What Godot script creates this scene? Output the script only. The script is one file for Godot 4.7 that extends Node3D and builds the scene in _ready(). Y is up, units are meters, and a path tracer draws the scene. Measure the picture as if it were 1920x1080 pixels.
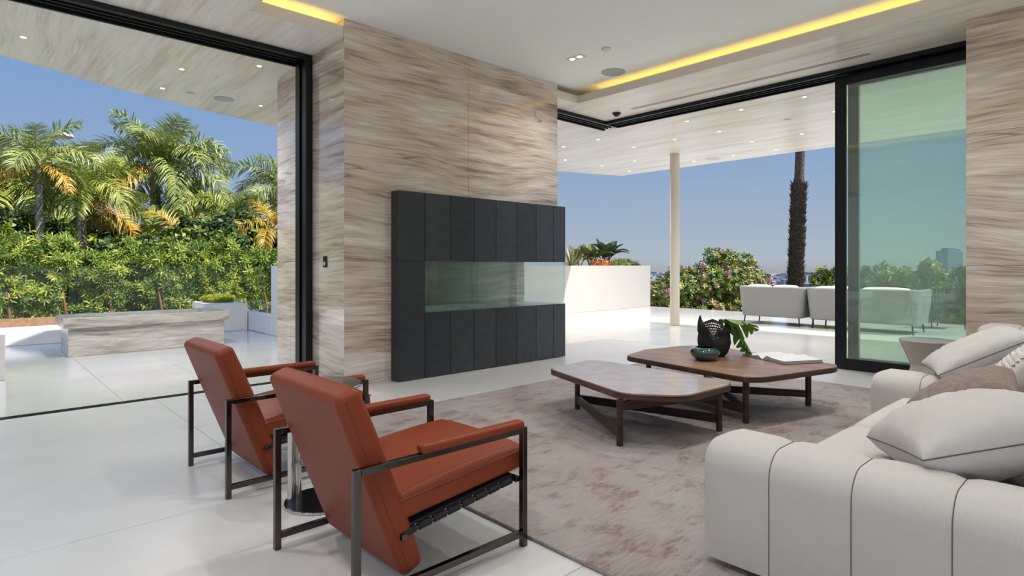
extends Node3D
# Living room with a travertine hearth block, open to two terraces. Units are metres, y is up; the camera stands at x = 0, z = 0.
# +x runs along the hearth wall, -z runs along the right-hand sliding doors.

var M := {}
var taken := {}
var cache := {}
var rng := RandomNumberGenerator.new()
const SOFFIT := 3.45
const CEIL := 3.63


func _ready() -> void:
	rng.seed = 7
	# ---------------------------------------------------------------- camera
	var cam := Camera3D.new()
	cam.name = "camera"
	cam.projection = Camera3D.PROJECTION_FRUSTUM
	cam.near = 0.05
	cam.far = 9000.0
	cam.size = 2.0 * 0.05 * 540.0 / 1104.0
	cam.frustum_offset = Vector2(0, -0.05 * 42.0 / 1104.0)
	add_child(cam)
	cam.position = Vector3(0, 1.2, 0)
	cam.rotation_degrees = Vector3(0, -42.9, 0)
	cam.current = true
	# ---------------------------------------------------------------- sky, sun, exposure
	var env := Environment.new()
	env.background_mode = Environment.BG_SKY
	var sky := Sky.new()
	var sm := ProceduralSkyMaterial.new()
	sm.sky_top_color = Color8(90, 148, 214)
	sm.sky_horizon_color = Color8(177, 187, 196)
	sm.sky_curve = 0.16
	sm.sky_energy_multiplier = 0.775
	sm.ground_horizon_color = Color8(168, 172, 178)
	sm.ground_bottom_color = Color8(120, 118, 112)
	sm.ground_energy_multiplier = 0.775
	sm.ground_curve = 0.05
	sm.sun_angle_max = 1.0
	sm.sun_curve = 0.02
	sky.sky_material = sm
	env.sky = sky
	env.tonemap_mode = Environment.TONE_MAPPER_LINEAR
	env.tonemap_exposure = 1.75
	env.sdfgi_enabled = true
	env.ssao_enabled = true
	env.ssil_enabled = true
	var we := WorldEnvironment.new()
	we.name = "world"
	we.environment = env
	add_child(we)
	var sun := DirectionalLight3D.new()
	sun.name = "sun"
	sun.light_energy = 1.25
	sun.light_color = Color(1.0, 0.975, 0.945)
	sun.light_angular_distance = 0.55
	sun.shadow_enabled = true
	sun.sky_mode = DirectionalLight3D.SKY_MODE_LIGHT_ONLY
	add_child(sun)
	sun.look_at_from_position(Vector3(0.37, 1.0, 0.66), Vector3.ZERO)
	make_materials()
	structure()
	roof_and_ceiling()
	lamps()
	hearth()
	doors()
	seating()
	tables()
	decor()
	terrace_left()
	terrace_right()
	garden()
	distance_view()


# ==================================================================== helpers
class Mb:
	var v := PackedVector3Array()
	var n := PackedVector3Array()
	var col := PackedColorArray()
	var idx := PackedInt32Array()
	var c := Color.WHITE
	var use_col := false

	func vert(p: Vector3, q: Vector3) -> int:
		v.append(p)
		n.append(q)
		col.append(c)
		return v.size() - 1

	# corners counter-clockwise seen from outside
	func tri(a: Vector3, b: Vector3, d: Vector3) -> void:
		var q := (b - a).cross(d - a).normalized()
		var i := vert(a, q)
		vert(b, q)
		vert(d, q)
		idx.append_array([i, i + 2, i + 1])

	func quad(a: Vector3, b: Vector3, d: Vector3, e: Vector3) -> void:
		var q := (d - a).cross(e - b).normalized()
		var i := vert(a, q)
		vert(b, q)
		vert(d, q)
		vert(e, q)
		idx.append_array([i, i + 2, i + 1, i, i + 3, i + 2])

	# a smooth sheet through a grid of points; its front looks along (next in row) x (next row)
	func sheet(rows: Array, wrap := false, flip := false, holes := {}) -> void:
		var h := rows.size()
		var w: int = rows[0].size()
		var base := v.size()
		for i in h:
			for j in w:
				var ja: int = (j - 1 + w) % w if wrap else maxi(j - 1, 0)
				var jb: int = (j + 1) % w if wrap else mini(j + 1, w - 1)
				var du: Vector3 = rows[i][jb] - rows[i][ja]
				var dv: Vector3 = rows[mini(i + 1, h - 1)][j] - rows[maxi(i - 1, 0)][j]
				if du.length_squared() < 1e-12:
					var k := 1 if i == 0 else h - 2
					du = rows[k][jb] - rows[k][ja]
				var q := du.cross(dv)
				q = q.normalized() if q.length_squared() > 1e-16 else Vector3.UP
				vert(rows[i][j], -q if flip else q)
		for i in h - 1:
			for j in (w if wrap else w - 1):
				if holes.has(Vector2i(j, i)):
					continue
				var a := base + i * w + j
				var b := base + i * w + (j + 1) % w
				var d := a + w
				var e := b + w
				if flip:
					idx.append_array([a, b, e, a, e, d])
				else:
					idx.append_array([a, e, b, a, d, e])

	func lathe(profile: Array, seg := 24, at := Vector3.ZERO) -> void:   # profile: Vector2(radius, y) from the bottom up
		var rows := []
		for p in profile:
			var r := PackedVector3Array()
			for k in seg:
				var a := -TAU * k / seg
				r.append(at + Vector3(cos(a) * p.x, p.y, sin(a) * p.x))
			rows.append(r)
		sheet(rows, true)

	func tube(path: Array, radii, seg := 8, caps := true) -> void:
		var rows := []
		var side := Vector3.ZERO
		for i in path.size():
			var t: Vector3 = (path[mini(i + 1, path.size() - 1)] - path[maxi(i - 1, 0)]).normalized()
			if side == Vector3.ZERO:
				side = t.cross(Vector3.UP if absf(t.y) < 0.9 else Vector3.RIGHT).normalized()
			side = (side - t * side.dot(t)).normalized()
			var up := side.cross(t)
			var r: float = radii[i] if radii is Array else radii
			var row := PackedVector3Array()
			for k in seg:
				var a := TAU * k / seg
				row.append(path[i] + (side * cos(a) + up * sin(a)) * r)
			rows.append(row)
		sheet(rows, true, true)
		if caps:
			for e in [0, path.size() - 1]:
				var m := Vector3.ZERO
				for p in rows[e]:
					m += p / seg
				for k in seg:
					if e == 0:
						tri(m, rows[e][(k + 1) % seg], rows[e][k])
					else:
						tri(m, rows[e][k], rows[e][(k + 1) % seg])

	func rbox(size: Vector3, r: float, seg := 2, t := Transform3D(), warp = null, grid := 1) -> void:
		var hs := size / 2
		r = minf(r, minf(hs.x, minf(hs.y, hs.z)) * 0.999)
		var axes := [Vector3.RIGHT, Vector3.UP, Vector3.BACK]
		for a in 3:
			for s in [-1.0, 1.0]:
				var N: Vector3 = axes[a] * s
				var U: Vector3 = axes[(a + 1) % 3] * s
				var V: Vector3 = axes[(a + 2) % 3]
				var cu := _stops(hs[(a + 1) % 3], r, seg, grid)
				var cv := _stops(hs[(a + 2) % 3], r, seg, grid)
				var base := v.size()
				for y in cv:
					for x in cu:
						var p: Vector3 = N * hs[a] + U * x + V * y
						var inner := p.clamp(-(hs - Vector3.ONE * r), hs - Vector3.ONE * r)
						var q := (p - inner).normalized()
						p = inner + q * r
						if warp != null:
							p = warp.call(p)
						vert(t * p, (t.basis * q).normalized())
				var w := cu.size()
				for i in cv.size() - 1:
					for j in w - 1:
						var k := base + i * w + j
						idx.append_array([k, k + w + 1, k + 1, k, k + w, k + w + 1])

	func _stops(h: float, r: float, seg: int, grid: int) -> Array:
		var o := []
		for i in seg + 1:
			o.append(-h + r - r * tan(PI / 4 * (1.0 - float(i) / seg)))
		for i in range(1, grid):
			o.append(lerpf(-h + r, h - r, float(i) / grid))
		for i in seg + 1:
			o.append(h - r + r * tan(PI / 4 * float(i) / seg))
		return o

	func beam(a: Vector3, b: Vector3, w: float, h: float, r := 0.002, up := Vector3.UP) -> void:
		var z := (b - a).normalized()
		var x := up.cross(z)
		x = x.normalized() if x.length() > 1e-4 else Vector3.RIGHT.cross(z).normalized()
		var y := z.cross(x)
		rbox(Vector3(w, h, a.distance_to(b)), r, 1, Transform3D(Basis(x, y, z), (a + b) / 2))

	# polygon in the x-z plane, pulled from y0 to y1, with its upper and lower edges eased
	func prism(poly: PackedVector2Array, y0: float, y1: float, ease := 0.0) -> void:
		if Geometry2D.is_polygon_clockwise(poly):
			poly.reverse()
		var k := poly.size()
		var inner := PackedVector2Array()
		for i in k:
			var e0 := (poly[i] - poly[(i - 1 + k) % k]).normalized()
			var e1 := (poly[(i + 1) % k] - poly[i]).normalized()
			var m := Vector2(-e0.y, e0.x) + Vector2(-e1.y, e1.x)
			m = m / maxf(0.3, m.length_squared()) * 2.0
			inner.append(poly[i] + m * ease)
		var f := func(q: Vector2, y: float) -> Vector3: return Vector3(q.x, y, q.y)
		var ring := [[inner, y0], [poly, y0 + ease], [poly, y1 - ease], [inner, y1]] if ease > 0 else [[poly, y0], [poly, y1]]
		for s in ring.size() - 1:
			for i in k:
				var j := (i + 1) % k
				quad(f.call(ring[s][0][j], ring[s][1]), f.call(ring[s][0][i], ring[s][1]), f.call(ring[s + 1][0][i], ring[s + 1][1]), f.call(ring[s + 1][0][j], ring[s + 1][1]))
		var tr := Geometry2D.triangulate_polygon(inner)
		for i in range(0, tr.size(), 3):
			var a: Vector3 = f.call(inner[tr[i]], y1)
			var b: Vector3 = f.call(inner[tr[i + 1]], y1)
			var d: Vector3 = f.call(inner[tr[i + 2]], y1)
			if (b - a).cross(d - a).y < 0:
				var swap := b
				b = d
				d = swap
			tri(a, b, d)
			var low := Vector3(0, y0 - y1, 0)
			tri(a + low, d + low, b + low)

	func smooth() -> void:
		var sum := {}
		for i in range(0, idx.size(), 3):
			var a := v[idx[i]]
			var q := (v[idx[i + 2]] - a).cross(v[idx[i + 1]] - a)
			for k in 3:
				var key := Vector3i((v[idx[i + k]] * 8000.0).round())
				sum[key] = sum.get(key, Vector3.ZERO) + q
		for i in v.size():
			n[i] = (sum.get(Vector3i((v[i] * 8000.0).round()), n[i]) as Vector3).normalized()

	func mesh() -> ArrayMesh:
		var a := []
		a.resize(Mesh.ARRAY_MAX)
		a[Mesh.ARRAY_VERTEX] = v
		a[Mesh.ARRAY_NORMAL] = n
		if use_col:
			a[Mesh.ARRAY_COLOR] = col
		a[Mesh.ARRAY_INDEX] = idx
		var m := ArrayMesh.new()
		m.add_surface_from_arrays(Mesh.PRIMITIVE_TRIANGLES, a)
		return m


func numbered(nm: String) -> String:
	taken[nm] = taken.get(nm, -1) + 1
	return nm if taken[nm] == 0 else "%s_%03d" % [nm, taken[nm]]


func tag(o: Node3D, label: String, category: String, group := "", kind := "") -> Node3D:
	o.set_meta("label", label)
	o.set_meta("category", category)
	if group:
		o.set_meta("group", group)
	if kind:
		o.set_meta("kind", kind)
	return o


func thing(nm: String, label: String, category: String, at := Vector3.ZERO, turn := 0.0, group := "", kind := "") -> Node3D:
	var o := Node3D.new()
	o.name = numbered(nm)
	add_child(o, true)
	o.position = at
	o.rotation.y = turn
	return tag(o, label, category, group, kind)


func part(nm: String, mesh: Mesh, mat: Material, parent: Node = self, at := Transform3D()) -> MeshInstance3D:
	var o := MeshInstance3D.new()
	o.name = numbered(nm) if parent == self else nm
	o.mesh = mesh
	o.material_override = mat
	parent.add_child(o, true)
	o.transform = at
	return o


func copy(src: Node3D, label: String, at: Vector3, turn := 0.0) -> Node3D:
	var o: Node3D = src.duplicate()
	o.name = numbered(String(src.name).rstrip("_0123456789"))
	add_child(o, true)
	o.position = at
	o.rotation.y = turn
	o.set_meta("label", label)
	return o


func xf(p: Vector3, b := Basis()) -> Transform3D:
	return Transform3D(b, p)


func box(size: Vector3, r := 0.003) -> ArrayMesh:
	var key := [size, r]
	if not cache.has(key):
		var m := Mb.new()
		m.rbox(size, r, 1)
		cache[key] = m.mesh()
	return cache[key]


# box between two opposite corners
func block(nm: String, a: Vector3, b: Vector3, mat: Material, parent: Node = self, r := 0.003) -> MeshInstance3D:
	return part(nm, box((b - a).abs(), r), mat, parent, xf((a + b) / 2))


func cyl(r: float, h: float, seg := 20, ease := 0.002) -> ArrayMesh:
	var key := ["cyl", r, h, seg, ease]
	if not cache.has(key):
		var m := Mb.new()
		m.lathe([Vector2(0, 0), Vector2(r - ease, 0)], seg)
		m.lathe([Vector2(r - ease, 0), Vector2(r, ease), Vector2(r, h - ease), Vector2(r - ease, h)], seg)
		m.lathe([Vector2(r - ease, h), Vector2(0, h)], seg)
		cache[key] = m.mesh()
	return cache[key]


func multi(nm: String, mesh: Mesh, mat: Material, parent: Node, places: Array, tints := []) -> MultiMeshInstance3D:
	var mm := MultiMesh.new()
	mm.transform_format = MultiMesh.TRANSFORM_3D
	mm.use_colors = tints.size() > 0
	mm.mesh = mesh
	mm.instance_count = places.size()
	for i in places.size():
		mm.set_instance_transform(i, places[i])
		if tints.size():
			mm.set_instance_color(i, tints[i])
	var o := MultiMeshInstance3D.new()
	o.name = numbered(nm) if parent == self else nm
	o.multimesh = mm
	o.material_override = mat
	o.set_meta("kind", "stuff")
	parent.add_child(o, true)
	return o


func lin(r: float, g: float, b: float) -> Color:
	return Color8(int(r), int(g), int(b)).srgb_to_linear()


# ==================================================================== materials
func mat(nm: String, color: Color, rough := 0.5, metal := 0.0, spec := 0.5) -> StandardMaterial3D:
	var m := StandardMaterial3D.new()
	m.resource_name = nm
	m.albedo_color = color
	m.roughness = rough
	m.metallic = metal
	m.metallic_specular = spec
	M[nm] = m
	return m


func tri_map(m: StandardMaterial3D, scale: float, world := false) -> void:
	m.uv1_triplanar = true
	m.uv1_world_triplanar = world
	m.uv1_scale = Vector3.ONE * scale
	m.uv1_triplanar_sharpness = 8.0


func ramp(stops: Array, t: float) -> Color:
	t = clampf(t, 0, 1)
	for i in range(1, stops.size()):
		if t <= stops[i][0]:
			return (stops[i - 1][1] as Color).lerp(stops[i][1], (t - stops[i - 1][0]) / (stops[i][0] - stops[i - 1][0]))
	return stops[-1][1]


func noise(freq: float, oct := 3, sd := 1) -> FastNoiseLite:
	var z := FastNoiseLite.new()
	z.noise_type = FastNoiseLite.TYPE_SIMPLEX
	z.frequency = freq
	z.fractal_octaves = oct
	z.seed = sd
	return z


# layered stone: bands run along u, periodic in u
func stone(stops: Array, w: int, h: int, sd: int, bands: float, contrast := 1.0) -> Image:
	var im := Image.create(w, h, false, Image.FORMAT_RGB8)
	var a := noise(1.0, 3, sd)
	var b := noise(1.0, 3, sd + 1)
	var cc := noise(1.0, 2, sd + 2)
	var d := noise(1.0, 1, sd + 3)
	for x in w:
		var th := TAU * x / w
		var cx := cos(th)
		var cy := sin(th)
		for y in h:
			var vy := float(y) / h * bands
			var slow := d.get_noise_3d(cx * 0.42, cy * 0.42, vy * 0.16)
			var wv := vy + 0.24 * slow + 0.022 * a.get_noise_3d(cx * 2.2 + 7.0, cy * 2.2, vy * 0.8)
			var t := 0.5 + contrast * (0.42 * b.get_noise_3d(cx * 0.3, cy * 0.3, wv * 0.6) + 0.32 * cc.get_noise_3d(cx * 0.55, cy * 0.55, wv * 2.6) + 0.15 * d.get_noise_3d(cx * 1.2, cy * 1.2 + 5.0, wv * 11.0) + 0.16 * d.get_noise_3d(cx * 2.4 + 3.0, cy * 2.4, wv * 26.0))
			var line := absf(cc.get_noise_3d(cx * 0.14 + 9.0, cy * 0.14, wv * 0.8 + 3.0))
			if line < 0.035:
				t -= (0.035 - line) * 9.0 * contrast * maxf(0.0, 0.4 + 1.6 * slow + b.get_noise_3d(cx * 2.0, cy * 2.0, wv))
			im.set_pixel(x, y, ramp(stops, t))
	return im


func tex(im: Image) -> ImageTexture:
	return ImageTexture.create_from_image(im)


func ntex(freq: float, size := 512, oct := 4, sd := 3, bump := 0.0) -> NoiseTexture2D:
	var t := NoiseTexture2D.new()
	t.width = size
	t.height = size
	t.seamless = true
	t.noise = noise(freq, oct, sd)
	return t


func make_materials() -> void:
	var m: StandardMaterial3D
	# travertine of the hearth block and the right-hand wall
	var trav := stone([[0.0, Color8(146, 127, 113)], [0.25, Color8(180, 162, 146)], [0.5, Color8(203, 188, 172)], [0.75, Color8(217, 206, 191)], [1.0, Color8(232, 225, 213)]], 640, 1800, 11, 17.0, 1.0)
	m = mat("travertine", Color.WHITE, 0.13, 0.0, 0.5)
	m.albedo_texture = tex(trav)
	tri_map(m, 1.0 / 3.6, true)
	m.clearcoat_enabled = true
	m.clearcoat = 0.7
	m.clearcoat_roughness = 0.03
	m.uv1_offset = Vector3(0.13, 0.07, 0.13)
	m = mat("travertine_grey", Color8(250, 250, 250), 0.25)
	m.albedo_texture = tex(stone([[0.0, Color8(150, 142, 130)], [0.4, Color8(196, 188, 176)], [0.7, Color8(214, 208, 198)], [1.0, Color8(232, 228, 220)]], 512, 512, 31, 13.0))
	tri_map(m, 1.0 / 2.0, true)
	# pale veined soffit boards, streaks along z
	var so := stone([[0.0, Color8(214, 203, 186)], [0.4, Color8(234, 227, 214)], [0.7, Color8(242, 237, 227)], [1.0, Color8(248, 244, 237)]], 1024, 1024, 51, 22.0, 0.9)
	so.rotate_90(CLOCKWISE)
	m = mat("soffit", Color.WHITE, 0.22, 0.0, 0.5)
	m.albedo_texture = tex(so)
	tri_map(m, 1.0 / 5.0, true)
	m = mat("plaster", Color8(242, 246, 240), 0.85)
	m = mat("plaster_warm", Color8(222, 216, 206), 0.75)
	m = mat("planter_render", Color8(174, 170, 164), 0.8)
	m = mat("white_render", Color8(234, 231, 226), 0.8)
	m = mat("roof_edge", Color8(150, 146, 140), 0.6)
	# pale polished floor slabs
	var fl := Image.create(512, 512, false, Image.FORMAT_RGB8)
	var fa := noise(0.006, 4, 5)
	var fb := noise(0.03, 3, 6)
	for x in 512:
		for y in 512:
			# blended with a shifted copy so that it repeats
			var k := absf(x / 256.0 - 1.0)
			var l := absf(y / 256.0 - 1.0)
			var g := lerpf(lerpf(fa.get_noise_2d(x, y), fa.get_noise_2d(x + 900 if x < 256 else x + 388, y), k * k), fa.get_noise_2d(x + 77, y + 600 if y < 256 else y + 88), l * l)
			var t := 0.5 + 0.5 * g + 0.2 * fb.get_noise_2d(x, y) * (1 - k) * (1 - l)
			fl.set_pixel(x, y, Color8(208, 207, 205).lerp(Color8(222, 221, 219), clampf(t, 0, 1)))
	var ft := tex(fl)
	m = mat("floor_slab", Color8(241, 241, 241), 0.3, 0.0, 0.5)
	m.albedo_texture = ft
	tri_map(m, 0.4, true)
	m = mat("terrace_slab", Color8(247, 248, 248), 0.14, 0.0, 0.5)
	m.albedo_texture = ft
	tri_map(m, 0.3, true)
	m = mat("grout", Color8(140, 138, 134), 0.9)
	# metals
	m = mat("dark_anodised", Color8(34, 35, 38), 0.38, 0.6)
	m = mat("dark_slot", Color8(12, 12, 13), 0.6)
	m = mat("gunmetal", Color8(92, 86, 82), 0.16, 1.0)
	m = mat("chrome", Color8(205, 200, 194), 0.08, 1.0)
	m = mat("outdoor_frame", Color8(44, 46, 50), 0.45, 0.4)
	for k in 3:
		m = mat("black_steel_%d" % k, Color8(66 + k * 6, 69 + k * 6, 72 + k * 6), 0.34, 0.45)
		m.albedo_texture = cached_noise("steel")
		tri_map(m, 0.9, true)
	# leather
	m = mat("leather", Color8(130, 58, 32), 0.44, 0.0, 0.34)
	m.heightmap_enabled = true
	m.heightmap_texture = ntex(0.06, 512, 4, 21)
	m.heightmap_scale = 0.06
	tri_map(m, 3.0)
	m = mat("leather_edge", Color8(112, 52, 34), 0.45)
	m = mat("webbing", Color8(24, 23, 24), 0.7)
	# fabrics
	var wv := Image.create(128, 128, false, Image.FORMAT_RGB8)
	for x in 128:
		for y in 128:
			var over := (x / 8 + y / 8) % 2 == 0
			var s := absf(sin(PI * (x % 8 + 0.5) / 8.0)) if over else absf(sin(PI * (y % 8 + 0.5) / 8.0))
			var q := 0.35 + 0.65 * s
			wv.set_pixel(x, y, Color(q, q, q))
	var weave := tex(wv)
	m = mat("sofa_fabric", Color8(204, 200, 193), 0.9)
	m.heightmap_enabled = true
	m.heightmap_texture = weave
	m.heightmap_scale = 0.16
	m.rim_enabled = true
	m.rim = 0.25
	tri_map(m, 14.0)
	m = mat("pillow_linen", Color8(204, 200, 194), 0.92)
	m.heightmap_enabled = true
	m.heightmap_texture = weave
	m.heightmap_scale = 0.16
	tri_map(m, 14.0)
	m = mat("velvet_taupe", Color8(142, 122, 110), 0.7)
	m.rim_enabled = true
	m.rim = 0.8
	m.rim_tint = 0.6
	m.albedo_texture = cached_noise("soft")
	tri_map(m, 2.2)
	m = mat("knit", Color8(216, 210, 202), 0.95)
	m = mat("thread_dark", Color8(104, 97, 92), 0.9)
	m = mat("outdoor_shell", Color8(124, 124, 122), 0.7)
	m = mat("outdoor_cushion", Color8(236, 232, 226), 0.9)
	# rug
	var rg := Image.create(1024, 1024, false, Image.FORMAT_RGB8)
	var r1 := noise(0.011, 4, 61)
	var r2 := noise(0.05, 3, 62)
	var r3 := noise(0.004, 3, 63)
	for x in 1024:
		for y in 1024:
			var t := 0.62 + 0.34 * r3.get_noise_2d(x, y)
			var p := r1.get_noise_2d(x * 0.8, y * 1.5) + 0.35 * r2.get_noise_2d(x, y * 2.0)
			t -= 0.8 * maxf(0.0, p - 0.16)
			t += 0.22 * r2.get_noise_2d(x * 0.4 + 500, y * 2.6)
			rg.set_pixel(x, y, ramp([[0.0, Color8(150, 126, 114)], [0.35, Color8(176, 160, 151)], [0.6, Color8(190, 180, 174)], [1.0, Color8(204, 198, 193)]], t))
	m = mat("rug", Color8(200, 199, 198), 0.75)
	m.albedo_texture = tex(rg)
	m.rim_enabled = true
	m.rim = 0.35
	m.heightmap_enabled = true
	m.heightmap_texture = ntex(0.09, 512, 3, 64)
	m.heightmap_scale = 0.12
	tri_map(m, 0.34, true)
	# wood
	var wd := stone([[0.0, Color8(66, 46, 34)], [0.45, Color8(98, 70, 53)], [1.0, Color8(134, 102, 80)]], 512, 512, 81, 16.0, 1.0)
	m = mat("walnut", Color8(200, 184, 172), 0.38)
	m.albedo_texture = tex(wd)
	tri_map(m, 1.2)
	var wr := stone([[0.0, Color8(104, 76, 58)], [0.5, Color8(142, 111, 89)], [1.0, Color8(172, 141, 117)]], 512, 512, 81, 14.0, 1.0)
	wr.rotate_90(CLOCKWISE)
	m = mat("walnut_top", Color8(255, 250, 244), 0.34)
	m.albedo_texture = tex(wr)
	tri_map(m, 0.9)
	m = mat("walnut_dark", Color8(150, 128, 112), 0.36)
	m.albedo_texture = M.walnut.albedo_texture
	tri_map(m, 1.2)
	m = mat("teak", Color8(160, 124, 94), 0.5)
	m.albedo_texture = cached_noise("soft")
	tri_map(m, 0.8)
	m = mat("table_stone", Color8(196, 180, 167), 0.16, 0.0, 0.5)
	m.albedo_texture = cached_noise("steel")
	tri_map(m, 0.7)
	# glass
	m = mat("door_glass", Color(0.93, 1.0, 0.95, 0.11), 0.0)  # faint pale alpha adds a milky veil imitating reflected light
	m.refraction_enabled = true
	m.refraction_scale = 0.05
	m = mat("hearth_glass", Color(0.90, 0.975, 0.95, 0.02), 0.0)
	m.refraction_enabled = true
	m.refraction_scale = 0.05
	m = mat("rail_glass", Color(0.6, 0.75, 0.7, 0.012), 0.0, 0.0, 0.3)
	m.transparency = BaseMaterial3D.TRANSPARENCY_ALPHA
	m = mat("smoked_glass", Color(0.06, 0.07, 0.07, 0.42), 0.02)
	m.transparency = BaseMaterial3D.TRANSPARENCY_ALPHA
	m = mat("glass_chip", Color8(196, 226, 216), 0.08, 0.0, 0.8)
	m = mat("bowl_glaze", Color8(4, 62, 58), 0.04, 0.2, 0.8)
	m.clearcoat_enabled = true
	m.clearcoat = 1.0
	m.clearcoat_roughness = 0.03
	m = mat("bowl_inside", Color8(16, 26, 44), 0.1, 0.2)
	m = mat("vase_black", Color8(40, 38, 37), 0.8)
	m.heightmap_enabled = true
	m.heightmap_texture = ntex(0.05, 256, 3, 71)
	m.heightmap_scale = 0.8
	tri_map(m, 9.0)
	m = mat("stool_ceramic", Color8(178, 168, 158), 0.18)
	m = mat("paper", Color8(226, 226, 226), 0.7)
	m = mat("page_edge", Color8(168, 166, 162), 0.85)
	m = mat("book_cover", Color8(40, 34, 34), 0.5)
	m = mat("lens_off", Color8(206, 204, 198), 0.35)
	m = mat("grille", Color8(168, 176, 174), 0.7)
	m = mat("column_paint", Color8(206, 197, 182), 0.5)
	m = mat("black_plastic", Color8(18, 18, 20), 0.2)
	m = mat("lamp_lit", Color8(255, 240, 215), 0.5)
	m.emission_enabled = true
	m.emission = Color(1.0, 0.9, 0.74)
	m.emission_energy_multiplier = 1.6
	m = mat("led_amber", Color8(255, 214, 120), 0.5)
	m.emission_enabled = true
	m.emission = Color(1.0, 0.8, 0.32)
	m.emission_energy_multiplier = 1.5
	# plants
	for k in [["leaf", 0.45, 0.5], ["petal", 0.6, 0.4]]:
		m = mat(k[0], Color.WHITE, k[1])
		m.vertex_color_use_as_albedo = true
		m.backlight_enabled = true
		m.backlight = Color(k[2], k[2], k[2])
	m = mat("bark", Color8(208, 194, 178), 0.9)
	m.albedo_texture = cached_noise("bark")
	tri_map(m, 1.4)
	m = mat("bark_dark", Color8(124, 108, 96), 0.95)
	m.albedo_texture = cached_noise("bark")
	tri_map(m, 1.4)
	m = mat("stem_brown", Color8(128, 88, 66), 0.85)
	m = mat("soil", Color8(74, 62, 46), 0.95)
	m = mat("lawn", Color8(112, 122, 58), 0.95)
	m.albedo_texture = cached_noise("soft")
	tri_map(m, 0.3, true)
	m = mat("hillside", Color8(116, 116, 96), 0.95)
	m = mat("city_plain_haze_tint", Color8(140, 144, 150), 1.0)  # distance haze is painted into these land and building colours
	m = mat("city_block_haze_tint", Color8(146, 150, 157), 1.0)
	m = mat("city_tower_haze_tint", Color8(142, 154, 166), 0.8)
	m = mat("lamp_shade_white", Color8(226, 226, 224), 0.4)


func cached_noise(nm: String) -> NoiseTexture2D:
	if not cache.has(nm):
		var t := ntex(0.02 if nm == "soft" else 0.012, 512, 4, nm.hash() % 100)
		var g := Gradient.new()
		var lo := {"steel": 0.9, "soft": 0.78, "bark": 0.55}[nm] as float
		g.set_color(0, Color(lo, lo, lo))
		g.set_color(1, Color.WHITE)
		t.color_ramp = g
		cache[nm] = t
	return cache[nm]


# ==================================================================== the setting
func slabs(floor_node: Node, mat_: Material, xs: Array, zs: Array, y: float, skip = null) -> void:
	for i in xs.size() - 1:
		for j in zs.size() - 1:
			var a := Vector3(xs[i] + 0.0015, y - 0.03, zs[j] + 0.0015)
			var b := Vector3(xs[i + 1] - 0.0015, y, zs[j + 1] - 0.0015)
			if skip != null and skip.call((a + b) / 2):
				continue
			var o := block("floor_slab", a, b, mat_, floor_node, 0.0015)
			o.set_meta("kind", "structure")


func steps(a: float, b: float, d: float, origin: float) -> Array:
	var o := [a]
	var k := ceilf((a - origin) / d + 0.05)
	while origin + k * d < b - 0.05:
		o.append(origin + k * d)
		k += 1
	o.append(b)
	return o


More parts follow.
